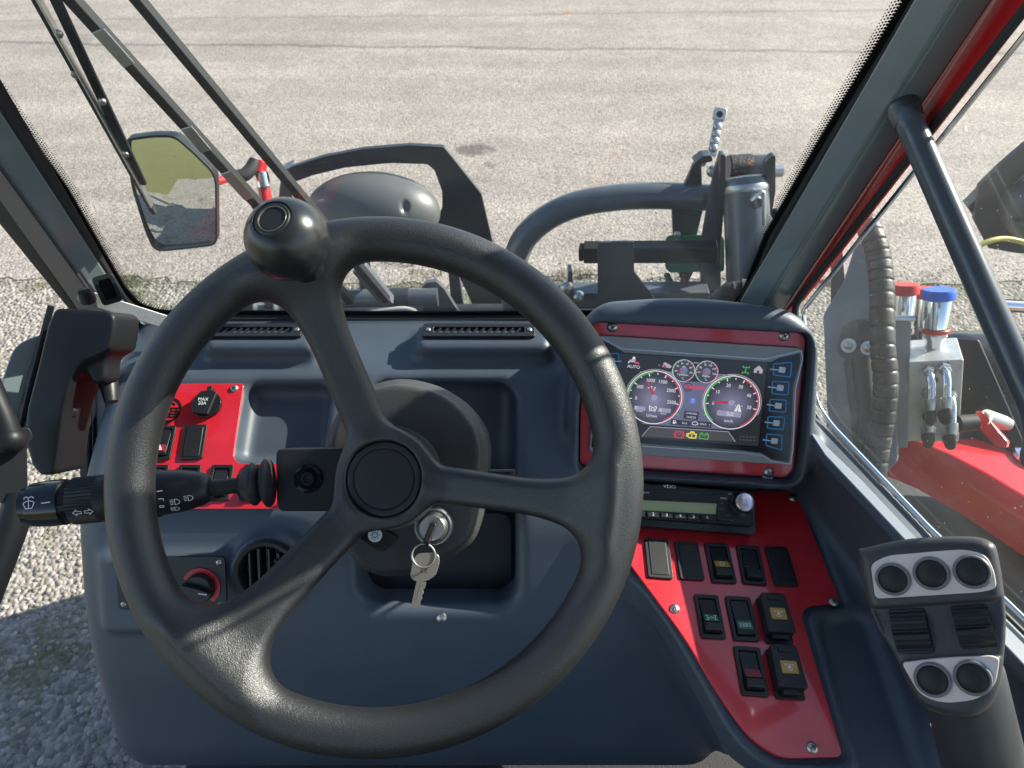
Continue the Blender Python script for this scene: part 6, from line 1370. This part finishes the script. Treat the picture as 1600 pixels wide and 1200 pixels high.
# dark lower ledge between window and cover, and dark mudguard behind
A = [PZ(u, v, .93) for u, v in ((1300, 640), (1396, 700), (1480, 760), (1640, 870), (1900, 1060), (1700, 1300), (1500, 1050), (1250, 800))]
f = Frame((A[0].x, A[0].y, .93), (1, 0, 0), (0, 1, 0)); tag(MB().prism(f, [((p - f.o).x, (p - f.o).y) for p in A], -.06, 0).build('side_step', M['black'], None, bevel=.004), 'dark flat ledge between the right window and the red engine cover', 'step')
c = P(1612, 650, 1.62); f = Frame(c, (1, 0, 0), (0, 1, 0)); h = .008; lo = (-.26, -.24, -.26); G = grid(lo, (.38, .24, .22), h); q = loc_(G, WORLD)
mg = sbox(q, (.05, 0, -.03), (.28, .20, .17), .09)
t = thing('mudguard', 'dark rounded mudguard behind the valve block at the right edge', 'mudguard', f); surface('shell', mg.astype(np.float32), lo, h, M['gloss'], t, f, 2)
tag(MB().tube([P(1520, 474, 1.42), P(1680, 484, 1.42)], .013, 18).build('chrome_rail', M['chrome']), 'short bright chrome rail beyond the grab bar at the right edge', 'rail')
f = facing(1430, 640, 1.26); tag(MB().prism(f, pp(f, [(1392, 520), (1530, 530), (1600, 690), (1600, 720), (1392, 720)]), -.03, 0).build('bulkhead', M['black'], None, bevel=.004), 'black bulkhead plate behind the valve block fittings', 'plate')
# front axle and tyres below (they shade the ground on the left)
t = thing('front_chassis', 'dark front frame of the vehicle under the headlight guards', 'frame', None, loc=(0, 1.4, .3))
mb = MB(); mb.box(WORLD, -.05, 1.15, .9, .9, .45, .80); mb.build('frame_box', M['darkpaint'], t, bevel=.01)
for x in (-.62, .62):
    MB().lathe(axis_frame((x - .12, 1.05, .40), (1, 0, 0)), [(.2, 0), (.36, .0), (.40, .03), (.40, .21), (.36, .24), (.2, .24)], 40).build('tyre', M['rubber'], t)
# ---------------------------------------------------------------- ground
YB = 3.08
edge = [(-60, YB)] + [(x, YB + random.gauss(0, .018) + .03 * math.sin(x * 2.1) + .02 * math.sin(x * 5.3)) for x in np.arange(-4, 4, .05)] + [(60, YB)]
setting(MB().add([(x, y, 0) for x, y in edge] + [(60, 120, 0), (-60, 120, 0)], [tuple(range(len(edge) + 2))]).build('asphalt_yard', M['asphalt'], smooth=0))
mb = MB(); mb.add([(-60, -8, -.008), (60, -8, -.008), (60, YB + .3, -.004), (-60, YB + .3, -.004)], [(0, 1, 2, 3)])
setting(mb.build('gravel_ground', M['gravel'], smooth=0))
setting(MB().add([(-60, -80, -.006), (60, -80, -.006), (60, -3.6, -.006), (-1.85, -3.6, -.006), (-1.85, 1.15, -.006), (-60, 1.15, -.006)], [(0, 1, 2, 3), (0, 3, 4, 5)]).build('grass_verge', M['grass'], smooth=0))
q = PZ(885, 20, .006); f = Frame(q, (.9, .3, .1), (-.3, .9, .25)); tag(MB().prism(f, [(-.05, 0), (-.02, .022), (.02, .026), (.055, .004), (.022, -.022), (-.02, -.02)], 0, .0015).build('fallen_leaf', mat('dry_leaf', (.42, .22, .06), .7)), 'small dry orange leaf lying alone on the far asphalt', 'leaf')
# loose pebbles where the gravel is near, and at the broken asphalt edge
def pebbles(n, x0, x1, y0, y1, smin_, smax_):
    ico = bmesh.new(); bmesh.ops.create_icosphere(ico, subdivisions=1, radius=1); bv = np.array([v.co[:] for v in ico.verts]); bf = np.array([[v.index for v in f.verts] for f in ico.faces]); ico.free()
    P_ = np.stack([rng.uniform(x0, x1, n), rng.uniform(y0, y1, n)], 1); s = smin_ + (smax_ - smin_) * rng.random(n) ** 3.2; sc3 = s[:, None] * rng.uniform(.6, 1.15, (n, 3)); sc3[:, 2] *= .75
    a = rng.uniform(0, 2 * np.pi, n); jit = 1 + rng.uniform(-.22, .22, (n, len(bv), 1)); v = bv[None] * jit * sc3[:, None]
    c, s_ = np.cos(a)[:, None], np.sin(a)[:, None]; x = v[..., 0] * c - v[..., 1] * s_; y = v[..., 0] * s_ + v[..., 1] * c
    V = np.stack([x + P_[:, :1], y + P_[:, 1:], v[..., 2] + sc3[:, 2:3] * .35 - .008], -1).reshape(-1, 3); F = (bf[None] + (np.arange(n) * len(bv))[:, None, None]).reshape(-1, 3); return V, F
sets = [pebbles(13000, -2.6, -.45, .2, 3.1, .004, .012), pebbles(5000, -1.8, -.5, .2, 1.7, .004, .0115), pebbles(8200, -1.6, 1.6, 2.55, 3.13, .003, .009), pebbles(6000, .6, 2.4, 1.6, 3.10, .003, .009)]
for y1, n_ in ((3.22, 2600), (3.5, 1800), (4.2, 1200)):
    v_, f_ = pebbles(n_, -3.2, 2.6, 3.04, y1, .002, .0065); v_[:, 2] += .007; sets.append((v_, f_))
V = []; F = []; k = 0
for v, f in sets: V.append(v); F.append(f + k); k += len(v)
V = np.concatenate(V); F = np.concatenate(F); me = bpy.data.meshes.new('pebbles'); me.vertices.add(len(V)); me.vertices.foreach_set('co', V.astype(np.float32).ravel()); me.loops.add(len(F) * 3)
me.loops.foreach_set('vertex_index', F.astype(np.int32).ravel()); me.polygons.add(len(F)); me.polygons.foreach_set('loop_start', np.arange(0, len(F) * 3, 3, dtype=np.int32)); me.update(calc_edges=True); me.validate()
o = bpy.data.objects.new('pebbles', me); COL.objects.link(o); me.materials.append(M['pebble']); setting(o, 'stuff')
# moss and grass at the asphalt edge
vs = []; fs = []
def tuft(x, y, n, hgt, spread):
    for _ in range(n):
        a = random.uniform(0, 6.28); r = random.random() ** .6 * spread; bx, by = x + r * math.cos(a), y + r * math.sin(a) * .5; w = random.uniform(.0012, .0028); hh = hgt * random.uniform(.4, 1); lx, ly = random.gauss(0, .4) * hh, random.gauss(0, .4) * hh
        k = len(vs); c, s = math.cos(a), math.sin(a); vs.extend([(bx - w * c, by - w * s, -.01), (bx + w * c, by + w * s, -.01), (bx + lx, by + ly, hh)]); fs.append((k, k + 1, k + 2))
for _ in range(120): tuft(random.uniform(-2.4, 2.2), YB - .02 + random.gauss(0, .05), random.randint(20, 60), .018, .07)
for u, v in ((620, 412), (665, 428), (900, 428), (1068, 418)): q = PZ(u, v, 0); tuft(q.x, q.y, 150, .03, .10)
for _ in range(60): tuft(random.uniform(-2.2, -.6), random.uniform(.3, 2.8), 25, .012, .05)
me = bpy.data.meshes.new('edge_grass'); me.from_pydata(vs, [], fs); o = bpy.data.objects.new('edge_grass', me); COL.objects.link(o); me.materials.append(M['blade']); setting(o, 'stuff')
